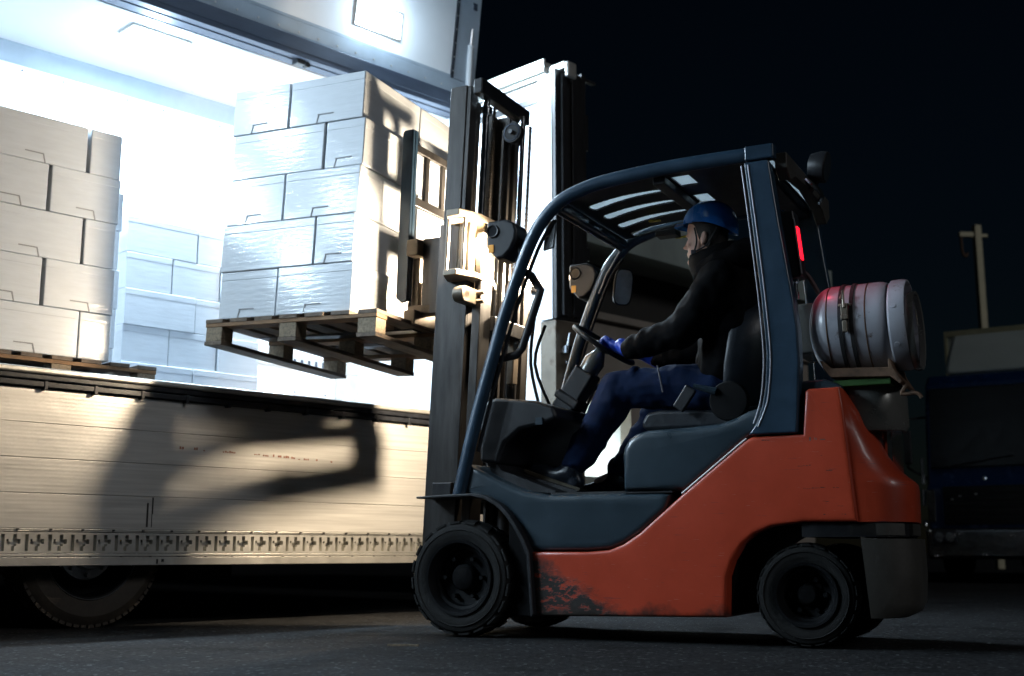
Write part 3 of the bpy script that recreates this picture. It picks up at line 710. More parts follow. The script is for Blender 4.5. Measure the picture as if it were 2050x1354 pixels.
# overhead guard
def smooth(pts, n=4):
    P_ = [Vector(p) for p in pts]; out = []
    for i in range(len(P_) - 1):
        a, b_, c, d = P_[max(i - 1, 0)], P_[i], P_[i + 1], P_[min(i + 2, len(P_) - 1)]
        for k in range(n):
            t = k / n; out.append(.5 * ((2 * b_) + (c - a) * t + (2 * a - 5 * b_ + 4 * c - d) * t * t + (3 * b_ - a - 3 * c + d) * t ** 3))
    out.append(P_[-1]); return out
rail = [(-.058, .665), (.0, .90), (.062, 1.12), (.125, 1.325), (.198, 1.555), (.29, 1.79), (.355, 1.925), (.42, 2.01), (.50, 2.077), (.60, 2.115), (.72, 2.140), (.97, 2.160), (1.21, 2.166), (1.50, 2.165)]
for v in (.035, .945):
    b = MB().tube(smooth([(x, v, z) for x, z in rail]), .034, 14, sy=.8)
    b.obj('front_pillar', 'guard', F, smooth=60)
    MB().box(1.42, 1.555, v - .029, v + .029, 2.130, 2.1995).obj('roof_corner', 'guard', F, bevel=.010)
    s = 1 if v < .5 else -1
    tr_ = [(x + .042, v + s * .012, z - .022) for x, z in rail[1:8]]
    MB().tube(smooth(tr_), .009, 6).obj('pillar_seal', 'black', F)
    pil = [(1.415, 2.125), (1.53, 2.125), (1.545, 2.0), (1.566, 1.83), (1.614, 1.49), (1.628, 1.35), (1.630, 1.20), (1.620, 1.05), (1.608, .897), (1.395, .897), (1.43, .945), (1.458, 1.02), (1.474, 1.10), (1.485, 1.25), (1.472, 1.49), (1.448, 1.77)]
    MB().prism(pil, v - .028, v + .055 if s > 0 else v + .03).obj('rear_pillar', 'guard', F, bevel=.01)
    for off in (0, .03):
        e = [(x - .008 + off, v - s * .029, z) for x, z in ((1.415, 2.11), (1.448, 1.77), (1.472, 1.49), (1.485, 1.25), (1.474, 1.10), (1.458, 1.02), (1.43, .945))]
        if off: e = e[:-1] + [(1.44, v - s * .029, .93)]
        MB().tube(smooth(e), .0038, 6).obj('pillar_trim', 'trim', F)
MB().box(.455, .50, .07, .91, 2.035, 2.085, Matrix.Identity(4)).obj('windscreen_header', 'guard', F, bevel=.01)
MB().tube([(.462, .07, 2.030), (.462, .91, 2.030)], .006, 6).tube([(.46, .905, 2.03), (.375, .905, 1.90), (.33, .905, 1.80)], .006, 6).obj('header_trim', 'trim', F)
# slotted roof: plate with real openings under a frosted rain cover
def roofz(x): return 2.088 + .052 * min(1, (x - .48) / .45) + (.012 * (x - .93) if x > .93 else 0)
rx0, rx1, ry0, ry1 = .49, 1.50, .07, .91
nx, ny = 160, 190
holes = []
for k in range(4):
    vc = .285 + k * .19
    holes.append(('long', .545, .925, vc))
for vc in (.2, .5): pass
def is_hole(x, y):
    for _, a, b_, vc in holes:
        if a <= x <= b_:
            t = (x - a) / (b_ - a); w_ = .046 * (1 - .45 * t); bend = .034 * math.sin(t * 3.1)
            e = min(x - a, b_ - x)
            if e < .02: w_ *= math.sqrt(max(0, 1 - ((.02 - e) / .02) ** 2))
            if abs(y - vc + bend - .01) < w_: return True
    for (a, b_, c, d) in ((1.03, 1.12, .12, .28), (1.03, 1.11, .44, .60), (1.3, 1.36, .60, .8)):
        if a < x < b_ and c < y < d: return True
    return False
grid = [[not is_hole(rx0 + (i + .5) * (rx1 - rx0) / nx, ry0 + (j + .5) * (ry1 - ry0) / ny) for j in range(ny)] for i in range(nx)]
vi = {}; vs = []; fs = []
def V_(i, j, top):
    k = (i, j, top)
    if k not in vi:
        x = rx0 + i * (rx1 - rx0) / nx; vi[k] = len(vs); vs.append((x, ry0 + j * (ry1 - ry0) / ny, roofz(x) + (.008 if top else 0)))
    return vi[k]
for i in range(nx):
    for j in range(ny):
        if not grid[i][j]: continue
        for top in (0, 1): fs.append((V_(i, j, top), V_(i + 1, j, top), V_(i + 1, j + 1, top), V_(i, j + 1, top)))
        for di, dj, (p, q) in ((-1, 0, ((i, j), (i, j + 1))), (1, 0, ((i + 1, j), (i + 1, j + 1))), (0, -1, ((i, j), (i + 1, j))), (0, 1, ((i, j + 1), (i + 1, j + 1)))):
            a, c = i + di, j + dj
            if not (0 <= a < nx and 0 <= c < ny) or not grid[a][c]:
                fs.append((V_(*p, 0), V_(*q, 0), V_(*q, 1), V_(*p, 1)))
rb = MB(); rb.add(vs, fs); rb.obj('roof_plate', 'black', F)
MB().box(.96, 1.02, .07, .91, 2.10, 2.138).box(1.42, 1.5, .07, .91, 2.08, 2.135).obj('roof_crossbar', 'black', F, bevel=.006)
cv = MB(); top = [(x, roofz(x) + .035) for x in (.48, .6, .75, .93, 1.2, 1.5)]
cv.prism(top + [(x, z + .003) for x, z in top[::-1]], .075, .905); cv.obj('rain_cover', 'frosted', F)
b = MB().box(.74, .80, .60, .62, 2.082, 2.09).box(.78, .9, .9, .912, 2.06, 2.07); b.obj('roof_label', 'gauge', F)
b = MB().box(.70, .82, .80, .88, 2.055, 2.088).obj('overhead_switch_box', 'black', F, bevel=.006)
# rear of the guard: arched crossbeam, handle, work lamp
b = MB().prism([(.06, 2.165), (.92, 2.165), (.92, 2.07), (.84, 2.02), (.76, 2.07), (.5, 2.11), (.22, 2.09), (.12, 2.05), (.06, 2.09)], 1.545, 1.60, 'x'); b.obj('rear_crossbeam', 'cast', F, bevel=.006)
MB().tube(smooth([(1.60, .40, 2.14), (1.63, .46, 2.11), (1.63, .62, 2.11), (1.60, .68, 2.09)]), .012, 8).obj('grab_bar', 'chrome', F)
b = MB().lathe([(.03, -.05), (.06, -.045), (.075, .0), (.075, .03), (.068, .035)], (1.66, .46, 2.20), 'x', 20, m=Matrix.Rotation(R(12), 4, 'Y')); wl = b.obj('rear_work_lamp', 'black', F)
MB().lathe([(.066, .036), (.0005, .034)], (1.66, .46, 2.20), 'x', 20, m=Matrix.Rotation(R(12), 4, 'Y')).obj('lamp_lens', 'lens', wl)
MB().tube([(1.60, .5, 2.10), (1.64, .48, 2.14)], .014, 8).obj('lamp_bracket', 'black', wl)
# rear lamp cluster (tall black housing with a red lit strip)
mtl = Matrix.Translation((1.575, .10, 1.74)) @ Matrix.Rotation(R(-5.5), 4, 'Y')
tl = MB().box(-.035, .055, -.03, .07, -.155, .155, mtl).obj('tail_lamp', 'black', F, bevel=.012, seg=3)
MB().box(.0555, .062, -.025, .02, -.075, .075, mtl).obj('tail_lens', 'red_on', tl, bevel=.003)
MB().tube([mtl @ Vector((-.035, -.031, -.145)), mtl @ Vector((-.035, -.031, .145))], .005, 6).tube([mtl @ Vector((.055, -.031, -.145)), mtl @ Vector((.055, -.031, .11))], .003, 6).obj('lamp_bezel', 'trim', tl)
light('tail_glow', 'SPOT', F, mtl @ Vector((.085, .0, -.0)), 1.3, (1, .05, .12), (.75, .25, -1), shadow_soft_size=.03, spot_size=R(95), spot_blend=.9)
# silver cap (air intake / exhaust cover) behind the shoulder
b = MB().lathe([(.0005, .128), (.12, .126), (.163, .10), (.176, .04), (.178, -.085), (.166, -.105), (.0005, -.10)], (1.845, .30, 1.01), 'z', 40); b.v = [(1.845 + (x - 1.845) * 1.0, y, z + (x - 1.845) * .04) for x, y, z in b.v]
b.obj('exhaust_cover', 'cap', F)
MB().prism([(1.70, .93), (1.80, 1.095), (1.72, 1.13), (1.60, 1.125), (1.60, .93)], .06, .92).obj('engine_hood', 'grey', F, bevel=.02, seg=3)
MB().tube([(1.93, .30, .72), (1.93, .30, .95)], .018, 10).box(1.95, 1.99, .3, .34, .7, .92).obj('exhaust_pipe', 'chrome', F)

# headlamps on both front pillars
def headlamp(v, s, share):
    c = Vector((.180 if v < .5 else .225, v, 1.925 if v < .5 else 1.893))
    prof = [(-.085, .095), (.02, .098), (.07, .075), (.085, .035), (.08, -.01), (.055, -.06), (.01, -.10), (-.03, -.105), (-.085, -.035)]
    h = MB().prism([(c.x + x, c.z + z) for x, z in prof], v - .07, v + .07).obj('headlamp', 'black', F, bevel=.016, seg=3)
    MB().lathe([(.026, -.002), (.027, -.008), (.031, -.009), (.035, .0)], (c.x - .045, v - .071, c.z + .04), 'y', 24, cap=False).obj('lamp_ring', 'black', h)
    MB().lathe([(.027, -.004), (.0005, -.001)], (c.x - .045, v - .071, c.z + .04), 'y', 24).obj('lamp_glass', 'lens', h)
    MB().box(c.x - .068, c.x - .040, v - .076, v - .069, c.z - .068, c.z - .028).obj('turn_signal', 'amber', h, bevel=.004)
    MB().lathe([(.055, .0), (.05, -.006), (.0005, -.01)], (c.x - .084, v, c.z + .03), 'x', 24).obj('main_beam_lens', 'lens_on', h)
    MB().tube([(c.x + .07, v, c.z - .01), (.295, .035 if v < .5 else .945, 1.80)], .02, 8).obj('lamp_arm', 'black', h)
    light('headlight_beam', 'SPOT', F, (c.x - .12, v + (.045 if v < .5 else .0), c.z + .03), HEAD_W * share, (1, .80, .57), (-1, -.12 if v < .5 else -.36, -.20), spot_size=R(158), spot_blend=.75, shadow_soft_size=.055)
# lit work lamp on a bracket outside the far mast upright
wk = MB().box(-.165, -.09, .985, 1.085, 1.87, 1.97).obj('mast_work_lamp', 'black', F, bevel=.015, seg=3)
MB().box(-.172, -.166, .995, 1.075, 1.88, 1.96).obj('work_lamp_lens', 'lens_on', wk, bevel=.002)
MB().box(-.14, -.11, .86, .99, 1.90, 1.94).obj('work_lamp_bracket', 'black', wk)
light('work_lamp_beam', 'SPOT', F, (-.20, 1.04, 1.92), HEAD_W * .95, (1, .80, .57), (-.62, -1, .42), spot_size=R(84), spot_blend=.4, shadow_soft_size=.08)
headlamp(.09, 1, .8); headlamp(.99, -1, 1.0)
# mirrors, grab handle
mm_ = Matrix.Translation((.46, .93, 1.83)) @ Matrix.Rotation(R(-38), 4, 'Z') @ Matrix.Rotation(R(14), 4, 'Y')
def oval(x, hw, hh): return [mm_ @ Vector((x, hw * math.copysign(abs(math.cos(q)) ** .55, math.cos(q)), hh * math.copysign(abs(math.sin(q)) ** .55, math.sin(q)))) for q in [2 * math.pi * k / 36 for k in range(36)]]
mi = MB().loft([oval(-.022, .035, .07), oval(-.012, .055, .095), oval(.008, .058, .102), oval(.009, .052, .095)]).obj('side_mirror', 'black', F, smooth=60)
MB().loft([oval(.0095, .051, .094), oval(.0105, .050, .093)]).obj('mirror_glass', 'mirror', mi)
MB().tube([(.40, .945, 1.86), mm_ @ Vector((-.02, 0, .02))], .010, 8).obj('mirror_arm', 'black', mi)
b = MB().box(-.006, .006, -.04, .04, -.075, .075, Matrix.Translation((.43, .06, 1.92)) @ Matrix.Rotation(R(64), 4, 'Z') @ Matrix.Rotation(R(8), 4, 'Y')); b.obj('near_mirror', 'black', F, bevel=.015, seg=3)
MB().tube([(.275, .06, 1.76), (.315, .08, 1.735), (.365, .085, 1.655), (.345, .085, 1.60), (.262, .085, 1.375), (.235, .08, 1.345), (.13, .06, 1.325)], .021, 10, sy=.6).obj('grab_handle', 'black', F)
# steering column, wheel
ax = Vector((-.595, 0, .803)) * -1  # unused direction helper
p0, p1 = Vector((.27, C0, 1.06)), Vector((.505, C0, 1.40)); d_ = (p1 - p0).normalized()
b = MB()
rot = d_.to_track_quat('Z', 'Y').to_matrix().to_4x4()
b.box(-.055, .055, -.06, .06, 0, .30, Matrix.Translation(p0) @ rot); b.obj('steering_column', 'black', F, bevel=.015, seg=3)
MB().box(-.066, .07, -.075, .075, .10, .15, Matrix.Translation(p0) @ rot).obj('column_boot', 'rubber', F, bevel=.015, seg=3)
MB().lathe([(.05, .29), (.055, .36), (.035, .40), (.025, .42)], p0, 'z', 20, m=rot).obj('column_head', 'cap', F)
wc = Vector((.525, C0, 1.435)); wd_ = Vector((.587, 0, .81)).normalized()
uu = Vector((.81, 0, -.587)); vv = Vector((0, 1, 0))
sw = MB().tube([wc + (uu * math.cos(q) + vv * math.sin(q)) * .172 for q in [2 * math.pi * k / 36 for k in range(36)]], .0135, 10, closed=True)
for a in (90, 210, 330): sw.tube([wc - wd_ * .02, wc + (uu * math.cos(R(a)) + vv * math.sin(R(a))) * .165], .011, 8)
sw.lathe([(.0005, -.03), (.045, -.03), (.045, .0), (.03, .01), (.0005, .012)], wc, 'z', 18, m=wd_.to_track_quat('Z', 'Y').to_matrix().to_4x4())
sw.obj('steering_wheel', 'black', F, smooth=60)
b = MB()
for k in range(3):
    y = .66 + k * .05; b.tube([(.33, y, 1.10), (.40, y, 1.24)], .008, 8); b.ball((.405, y, 1.25), .02)
b.obj('control_lever', 'black', F)
MB().tube(smooth([(.20, .36, 1.60), (.17, .37, 1.35), (.22, .38, 1.10)]), .009, 8).tube(smooth([(.23, .42, 1.55), (.17, .42, 1.35), (.26, .44, 1.10)]), .009, 8).obj('hydraulic_hose', 'rubber', F)
# seat
b = MB().prism([(.80, 1.00), (.82, .965), (1.20, .965), (1.40, 1.0), (1.40, 1.06), (1.18, 1.045), (.90, 1.06), (.83, 1.05)], .27, .71); b.obj('seat_cushion', 'seatm', F, bevel=.03, seg=4)
sb = MB(); rings = []
for (z, xc, hw, t) in ((1.02, 1.30, .17, .05), (1.10, 1.30, .22, .075), (1.25, 1.32, .245, .08), (1.40, 1.345, .24, .075), (1.50, 1.365, .20, .06), (1.555, 1.38, .13, .035)):
    ring = []
    for q in [2 * math.pi * k / 24 for k in range(24)]:
        cx, cy = math.cos(q), math.sin(q); wrap = .085 * abs(cy) ** 3
        ring.append((xc + t * cx - wrap, .49 + hw * math.copysign(abs(cy) ** .7, cy), z))
    rings.append(ring)
sb.loft(rings); sb.obj('seat_back', 'seatm', F, smooth=60)
MB().lathe([(.066, -.012), (.086, -.009), (.092, .0), (.092, .03)], (1.255, .205, 1.075), 'y', 28).obj('recliner_cover', 'chassis', F, smooth=40)
MB().tube([(1.20, .19, 1.12), (1.10, .17, 1.15)], [.018, .011], 8).obj('recline_lever', 'grey', F)
MB().box(-.03, .03, -.012, .012, -.06, .06, Matrix.Translation((1.04, .22, 1.10)) @ Matrix.Rotation(R(35), 4, 'Y')).obj('belt_buckle', 'black', F, bevel=.008)
# mast (leaning back three degrees)
MZ, MK = .46, .0525
def mast(mb, name, m, par=None, **k): return mb.shear(MZ, MK).obj(name, m, par or F, **k)
def channel(x0, x1, y0, y1, z0, z1, open_dir):
    """C-section rail: web on the outside, flanges front and back"""
    t = .018; q = MB()
    if open_dir > 0: q.box(x0, x1, y0, y0 + t, z0, z1); ya, yb = y0 + t, y1
    else: q.box(x0, x1, y1 - t, y1, z0, z1); ya, yb = y0, y1 - t
    q.box(x0, x0 + t * 1.4, ya, yb, z0, z1); q.box(x1 - t * 1.4, x1, ya, yb, z0, z1); return q
mast(channel(-.332, -.150, .152, .225, .12, 2.08, 1), 'outer_upright', 'mast', bevel=.004)
mast(channel(-.313, -.14, .78, .86, .12, 2.08, -1), 'outer_upright', 'mast', bevel=.004)
mast(MB().box(-.123, -.075, .165, .28, .3, 1.66).box(-.123, -.085, .18, .3, 1.66, 2.02), 'upright_stay', 'mast', bevel=.004)
mast(channel(-.362, -.262, .232, .32, .6, 2.86, 1), 'inner_upright', 'mast', bevel=.004)
mast(channel(-.375, -.235, .69, .775, .6, 2.86, -1), 'inner_upright', 'mast', bevel=.004)
mast(MB().box(-.261, -.237, .238, .312, .6, 2.855).box(-.261, -.249, .314, .375, .6, 2.80), 'rail_strip', 'mast', bevel=.003)
mast(MB().box(-.232, -.20, .70, .775, .5, 2.84).box(-.235, -.22, .60, .70, .5, 2.72).box(-.219, -.20, .63, .655, .5, 2.66), 'rail_strip', 'mast', bevel=.003)
mast(MB().box(-.22, -.165, .225, .80, 2.800, 2.885), 'top_crossbeam', 'black', bevel=.008)
mast(MB().box(-.28, -.16, .13, .85, .16, .34).box(-.28, -.17, .13, .85, .66, .74), 'lower_crossbeam', 'mast_dark', bevel=.006)
mast(MB().box(-.18, -.06, .30, .68, 1.52, 1.60), 'middle_crossbeam', 'mast_dark', bevel=.006)
for v in (.345, .90):
    if v < .5:
        mast(MB().tube([(-.20, v, 2.12), (-.20, v, 2.82)], .019, 14).lathe([(.032, 0), (.032, .04)], (-.20, v, 2.72), 'z', 14), 'cylinder_rod', 'chrome')
        cyl = mast(MB().tube([(-.175, v, .4), (-.175, v, 1.72)], .034, 16), 'lift_cylinder', 'mast')
        mast(MB().lathe([(.036, 1.70), (.036, 1.735)], (-.175, v, 0), 'z', 16).box(-.20, -.15, v - .05, v - .03, 1.2, 1.7), 'cylinder_head', 'bracket')
mast(MB().tube([(-.14, .66, .4), (-.14, .66, 1.85)], .034, 16), 'lift_cylinder', 'mast_dark')
mast(MB().tube([(-.14, .66, 1.85), (-.14, .66, 2.80)], .018, 12), 'cylinder_rod', 'chrome')
# octagon plates and clear guard around the near rod
def octp(cx, cy, z, r1, r2, h):
    return [[(cx + r1 * math.cos(R(22.5 + 45 * k)), cy + r2 * math.sin(R(22.5 + 45 * k)), zz) for k in range(8)] for zz in (z, z + h)]
q = MB(); q.loft(octp(-.17, .215, 2.07, .095, .235, .035)); mast(q, 'guard_plate', 'bracket', bevel=.004)
q = MB(); q.loft(octp(-.17, .215, 1.765, .095, .235, .03)); mast(q, 'guard_plate', 'bracket', bevel=.004)
q = MB()
for (dx, dy) in ((-.05, -.165), (.04, -.155), (-.05, .12), (.06, .12)): q.tube([(-.17 + dx, .215 + dy, 1.795), (-.17 + dx, .215 + dy, 2.07)], .011, 8)
mast(q, 'guard_rod', 'bracket')
mast(MB().tube([(-.17, .205, 1.795), (-.17, .205, 2.07)], .024, 12).lathe([(.036, 1.80), (.036, 1.86)], (-.17, .205, 0), 'z', 14), 'inner_rod', 'bracket')
q = MB(); q.lathe([(.082, 1.796), (.082, 2.069), (.079, 2.069), (.079, 1.796), (.082, 1.796)], (-.17, .21, 0), 'z', 32); mast(q, 'clear_sleeve', 'clear')
mast(MB().box(-.16, -.10, .04, .29, 1.635, 1.715).lathe([(.04, -.03), (.04, .03)], (-.13, .055, 1.675), 'x', 16).lathe([(.014, .0), (.014, .04)], (-.10, .17, 1.70), 'x', 8).lathe([(.014, .0), (.014, .04)], (-.10, .17, 1.655), 'x', 8), 'rod_clamp', 'bracket', bevel=.006)
mast(MB().box(-.12, -.08, .57, .63, 1.28, 1.52), 'valve_block', 'bracket', bevel=.006)
mast(MB().tube(smooth([(-.11, .20, 1.64), (-.10, .215, 1.4), (-.11, .22, 1.1), (-.12, .24, .7)]), .02, 10), 'hydraulic_pipe', 'mast')
# chains: link by link along a strip
def chainstrip(y, x, za, zb):
    q = MB(); z = za; k = 0
    while z < zb:
        dy = .006 if k % 2 else .011
        q.box(x - .004, x + .004, y - dy, y + dy, z, z + .017); q.box(x - .006, x + .006, y - .016, y + .016, z + .006, z + .011); z += .0175; k += 1
    return q
mast(chainstrip(.31, -.245, 1.95, 2.80), 'lift_chain', 'chain'); mast(chainstrip(.435, -.20, 1.95, 2.78), 'lift_chain', 'chain'); mast(chainstrip(.80, -.16, 1.5, 2.78), 'lift_chain', 'chain')
q = MB().lathe([(.058, -.02), (.058, -.012), (.045, -.008), (.045, .008), (.058, .012), (.058, .02)], (-.175, .62, 2.70), 'y', 28)
mast(q, 'chain_sheave', 'mast_dark')
mast(MB().lathe([(.013, -.04), (.013, .03)], (-.175, .62, 2.70), 'y', 12), 'sheave_pin', 'chrome')
mast(MB().lathe([(.050, -.022), (.044, -.023), (.044, -.018), (.050, -.018)], (-.175, .62, 2.70), 'y', 28, cap=False), 'sheave_ring', 'alu_dark')
# carriage, backrest, forks
cm = lambda mb, name, m, **k: mb.shear(1.6, .033).obj(name, m, F, **k)
for v in (.33, .955):
    cm(MB().prism([(-.635, 2.69), (-.625, 2.71), (-.565, 2.71), (-.565, 1.74), (-.60, 1.73), (-.635, 1.76)], v, v + .022).box(-.575, -.563, v + .022, v + .05, 1.74, 2.71), 'backrest_upright', 'guard', bevel=.004)
cm(MB().box(-.60, -.575, .38, .955, 2.60, 2.645).box(-.60, -.575, .38, .955, 2.29, 2.34).box(-.60, -.58, .50, .545, 2.34, 2.6).box(-.60, -.58, .68, .72, 2.34, 2.6), 'backrest_bar', 'mast', bevel=.004)
cm(MB().box(-.56, -.49, .30, 1.0, 1.98, 2.07).box(-.56, -.49, .30, 1.0, 1.60, 1.68), 'carriage_bar', 'bracket', bevel=.006)
for v in (.36, .90): cm(MB().box(-.49, -.36, v, v + .04, 1.66, 2.08), 'carriage_plate', 'mast', bevel=.005)
cm(MB().box(-.565, -.50, .385, .48, 1.995, 2.085).box(-.565, -.52, .38, .43, 1.71, 1.99).box(-.50, -.44, .40, .47, 1.72, 1.86).box(-.57, -.43, .36, .44, 1.66, 1.715), 'carriage_bracket', 'bracket', bevel=.006)
for v in (.40, .80):
    m_ = Matrix.Translation((-.63, v, 1.60)) @ Matrix.Rotation(R(1.9), 4, 'Y')
    MB().box(.03, .07, 0, .1, -.01, .44, m_).prism([(.07, -.01), (.07, .03), (-.9, .02), (-1.0, .005), (-1.0, -.005), (-.5, -.015)], 0, .1, 'y', m_).obj('fork', 'mast', F, bevel=.004)
# gas bracket
MB().tube(smooth([(1.60, .12, 1.50), (1.605, .13, 1.60), (1.64, .16, 1.62), (1.69, .2, 1.52)]), .010, 8).obj('gas_hose', 'rubber', F)
MB().lathe([(.016, 1.50), (.016, 1.53), (.011, 1.535), (.011, 1.57), (.018, 1.575), (.018, 1.59)], (1.60, .12, 0), 'z', 12).obj('gas_valve', 'chrome', F)
MB().box(1.565, 1.66, .18, .5, 1.265, 1.49).obj('tank_mount', 'cap', F, bevel=.008)
b = MB().prism([(1.70, 1.21), (1.715, 1.175), (1.745, 1.135), (1.99, 1.125), (2.03, 1.09), (2.04, 1.10), (2.005, 1.16), (1.995, 1.20), (1.985, 1.20), (1.985, 1.165), (1.75, 1.175), (1.712, 1.21)], .08, .42); cr = b.obj('tank_cradle', 'rust', F, bevel=.004)
MB().box(1.75, 1.99, .10, .40, 1.095, 1.124).obj('cradle_bar', 'green', F, bevel=.004)
MB().box(1.66, 2.0, .2, .3, 1.08, 1.13).obj('tank_arm', 'black', F, bevel=.006)
MB().tube(smooth([(2.01, .12, 1.13), (2.05, .10, 1.09), (2.03, .10, 1.05), (2.09, .10, 1.05), (2.11, .10, 1.03)]), .008, 8).obj('cradle_hook', 'rust', F)

# ------------------------------------------------------------------ gas cylinder
TK = thing('gas_cylinder', 'scratched white gas cylinder lying in the cradle behind the forklift cab', 'gas cylinder', mtx=FKM @ Matrix.Translation((1.86, .25, 1.365)) @ Matrix.Rotation(R(-1.0), 4, 'Y'))
rt = .198
prof = [(.0005, -.222)] + [(rt * math.sin(R(a)) ** .8, -.115 - .107 * math.cos(R(a))) for a in range(12, 91, 6)] + [(rt, .09), (rt * .985, .108), (rt * .95, .125), (rt * .8, .15), (.0005, .155)]
MB().lathe(prof, (0, 0, 0), 'x', 64).obj('tank_shell', 'tank', TK, smooth=40)
b = MB()
for x in (-.118, .045): b.lathe([(rt - .001, x - .004), (rt + .003, x), (rt - .001, x + .004)], (0, 0, 0), 'x', 64, cap=False)
b.obj('tank_weld', 'rust', TK)
b = MB().lathe([(rt * .96, .135), (rt * 1.0, .143), (rt * 1.005, .185), (rt * .98, .205), (rt * .945, .205), (rt * .965, .185), (rt * .965, .143), (rt * .96, .135)], (0, 0, 0), 'x', 64); b.obj('tank_collar', 'tank', TK, smooth=40)
b = MB()
for q in range(2):
    b.lathe([(.011, 0), (.009, .003)], (.165, 0, 0), 'z', 14, m=Matrix.Rotation(R(75 + q * 48), 4, 'X') @ Matrix.Translation((0, 0, rt * 1.004)))
b.obj('collar_bolt', 'tank', TK)
b = MB().lathe([(rt * .82, .212), (rt * .86, .206), (rt * .88, .22), (rt * .86, .236), (rt * .82, .232), (rt * .82, .212)], (0, 0, -.03), 'x', 48); b.obj('tank_foot_ring', 'cap', TK, smooth=40)
b = MB()
for x in (-.06, -.012): b.lathe([(rt + .002, x - .009), (rt + .006, x - .008), (rt + .006, x + .008), (rt + .002, x + .009)], (0, 0, 0), 'x', 64, cap=False)
st = b.obj('tank_strap', 'strap', TK)
b = MB()
for (z, w_, h) in ((.075, .05, .012), (.055, .028, .05), (.02, .03, .02), (-.02, .02, .05)):
    q = math.asin(max(-1, min(1, z / (rt + .01)))); y = -(rt + .012) * math.cos(q)
    b.box(-.036 - w_ / 2, -.036 + w_ / 2, y - .014, y + .008, z - h / 2, z + h / 2)
b.tube([(-.05, -rt - .012, .10), (-.04, -rt * .93 - .012, .14), (-.036, -rt - .02, .06)], .007, 6)
b.obj('strap_buckle', 'bracket', st, bevel=.003)

# ------------------------------------------------------------------ operator
PM_ = FKM.copy()
OP = thing('person', 'driver in blue hard hat, black padded jacket and blue gloves gripping the steering wheel', 'person', FK_LOC, FK_RZ)
HC = Vector((1.09, .47, 1.915))     # centre of the head
def headmesh(mb):
    # rings from chin to crown: z, face front x, back x, half width
    L = [(-.125, -.070, -.015, .028), (-.112, -.088, .0, .042), (-.095, -.092, .03, .054), (-.07, -.092, .055, .062), (-.04, -.093, .078, .068), (-.01, -.094, .09, .072), (.02, -.092, .098, .074), (.05, -.096, .102, .075), (.08, -.09, .10, .073), (.105, -.072, .088, .063), (.125, -.045, .062, .045), (.135, -.01, .03, .02)]
    rings = []
    for z, a, b_, hw in L:
        cx = (a + b_) / 2; rx = (b_ - a) / 2
        rings.append([HC + Vector((cx + rx * math.copysign(abs(math.cos(q)) ** .85, math.cos(q)), hw * math.copysign(abs(math.sin(q)) ** .9, math.sin(q)), z)) for q in [2 * math.pi * k / 28 for k in range(28)]])
    mb.loft(rings)
    # nose, lips, chin, brow, ears
    mb.loft([[HC + Vector(p) for p in ((-.088, -.010, .012), (-.088, .010, .012), (-.099, .0, .014))], [HC + Vector(p) for p in ((-.085, -.016, -.03), (-.085, .016, -.03), (-.121, .0, -.028))], [HC + Vector(p) for p in ((-.085, -.014, -.042), (-.085, .014, -.042), (-.112, .0, -.043))]])
    mb.ball(HC + Vector((-.113, 0, -.031)), (.011, .011, .010)); mb.ball(HC + Vector((-.098, -.013, -.036)), (.011, .008, .008)); mb.ball(HC + Vector((-.098, .013, -.036)), (.011, .008, .008))
    mb.ball(HC + Vector((-.093, 0, -.064)), (.012, .022, .0055)); mb.ball(HC + Vector((-.091, 0, -.076)), (.012, .020, .006)); mb.ball(HC + Vector((-.085, 0, -.108)), (.018, .022, .016))
    mb.ball(HC + Vector((-.088, -.028, .022)), (.012, .022, .006)); mb.ball(HC + Vector((-.088, .028, .022)), (.012, .022, .006))
    mb.ball(HC + Vector((-.07, -.045, -.025)), (.022, .018, .02)); mb.ball(HC + Vector((-.07, .045, -.025)), (.022, .018, .02))
    for s in (-1, 1):
        mb.ball(HC + Vector((.012, s * .085, -.012)), (.019, .009, .031), m=Matrix.Rotation(R(12), 3, 'Y')); mb.ball(HC + Vector((.016, s * .091, .008)), (.015, .006, .012)); mb.ball(HC + Vector((.004, s * .085, -.038)), (.010, .008, .011))
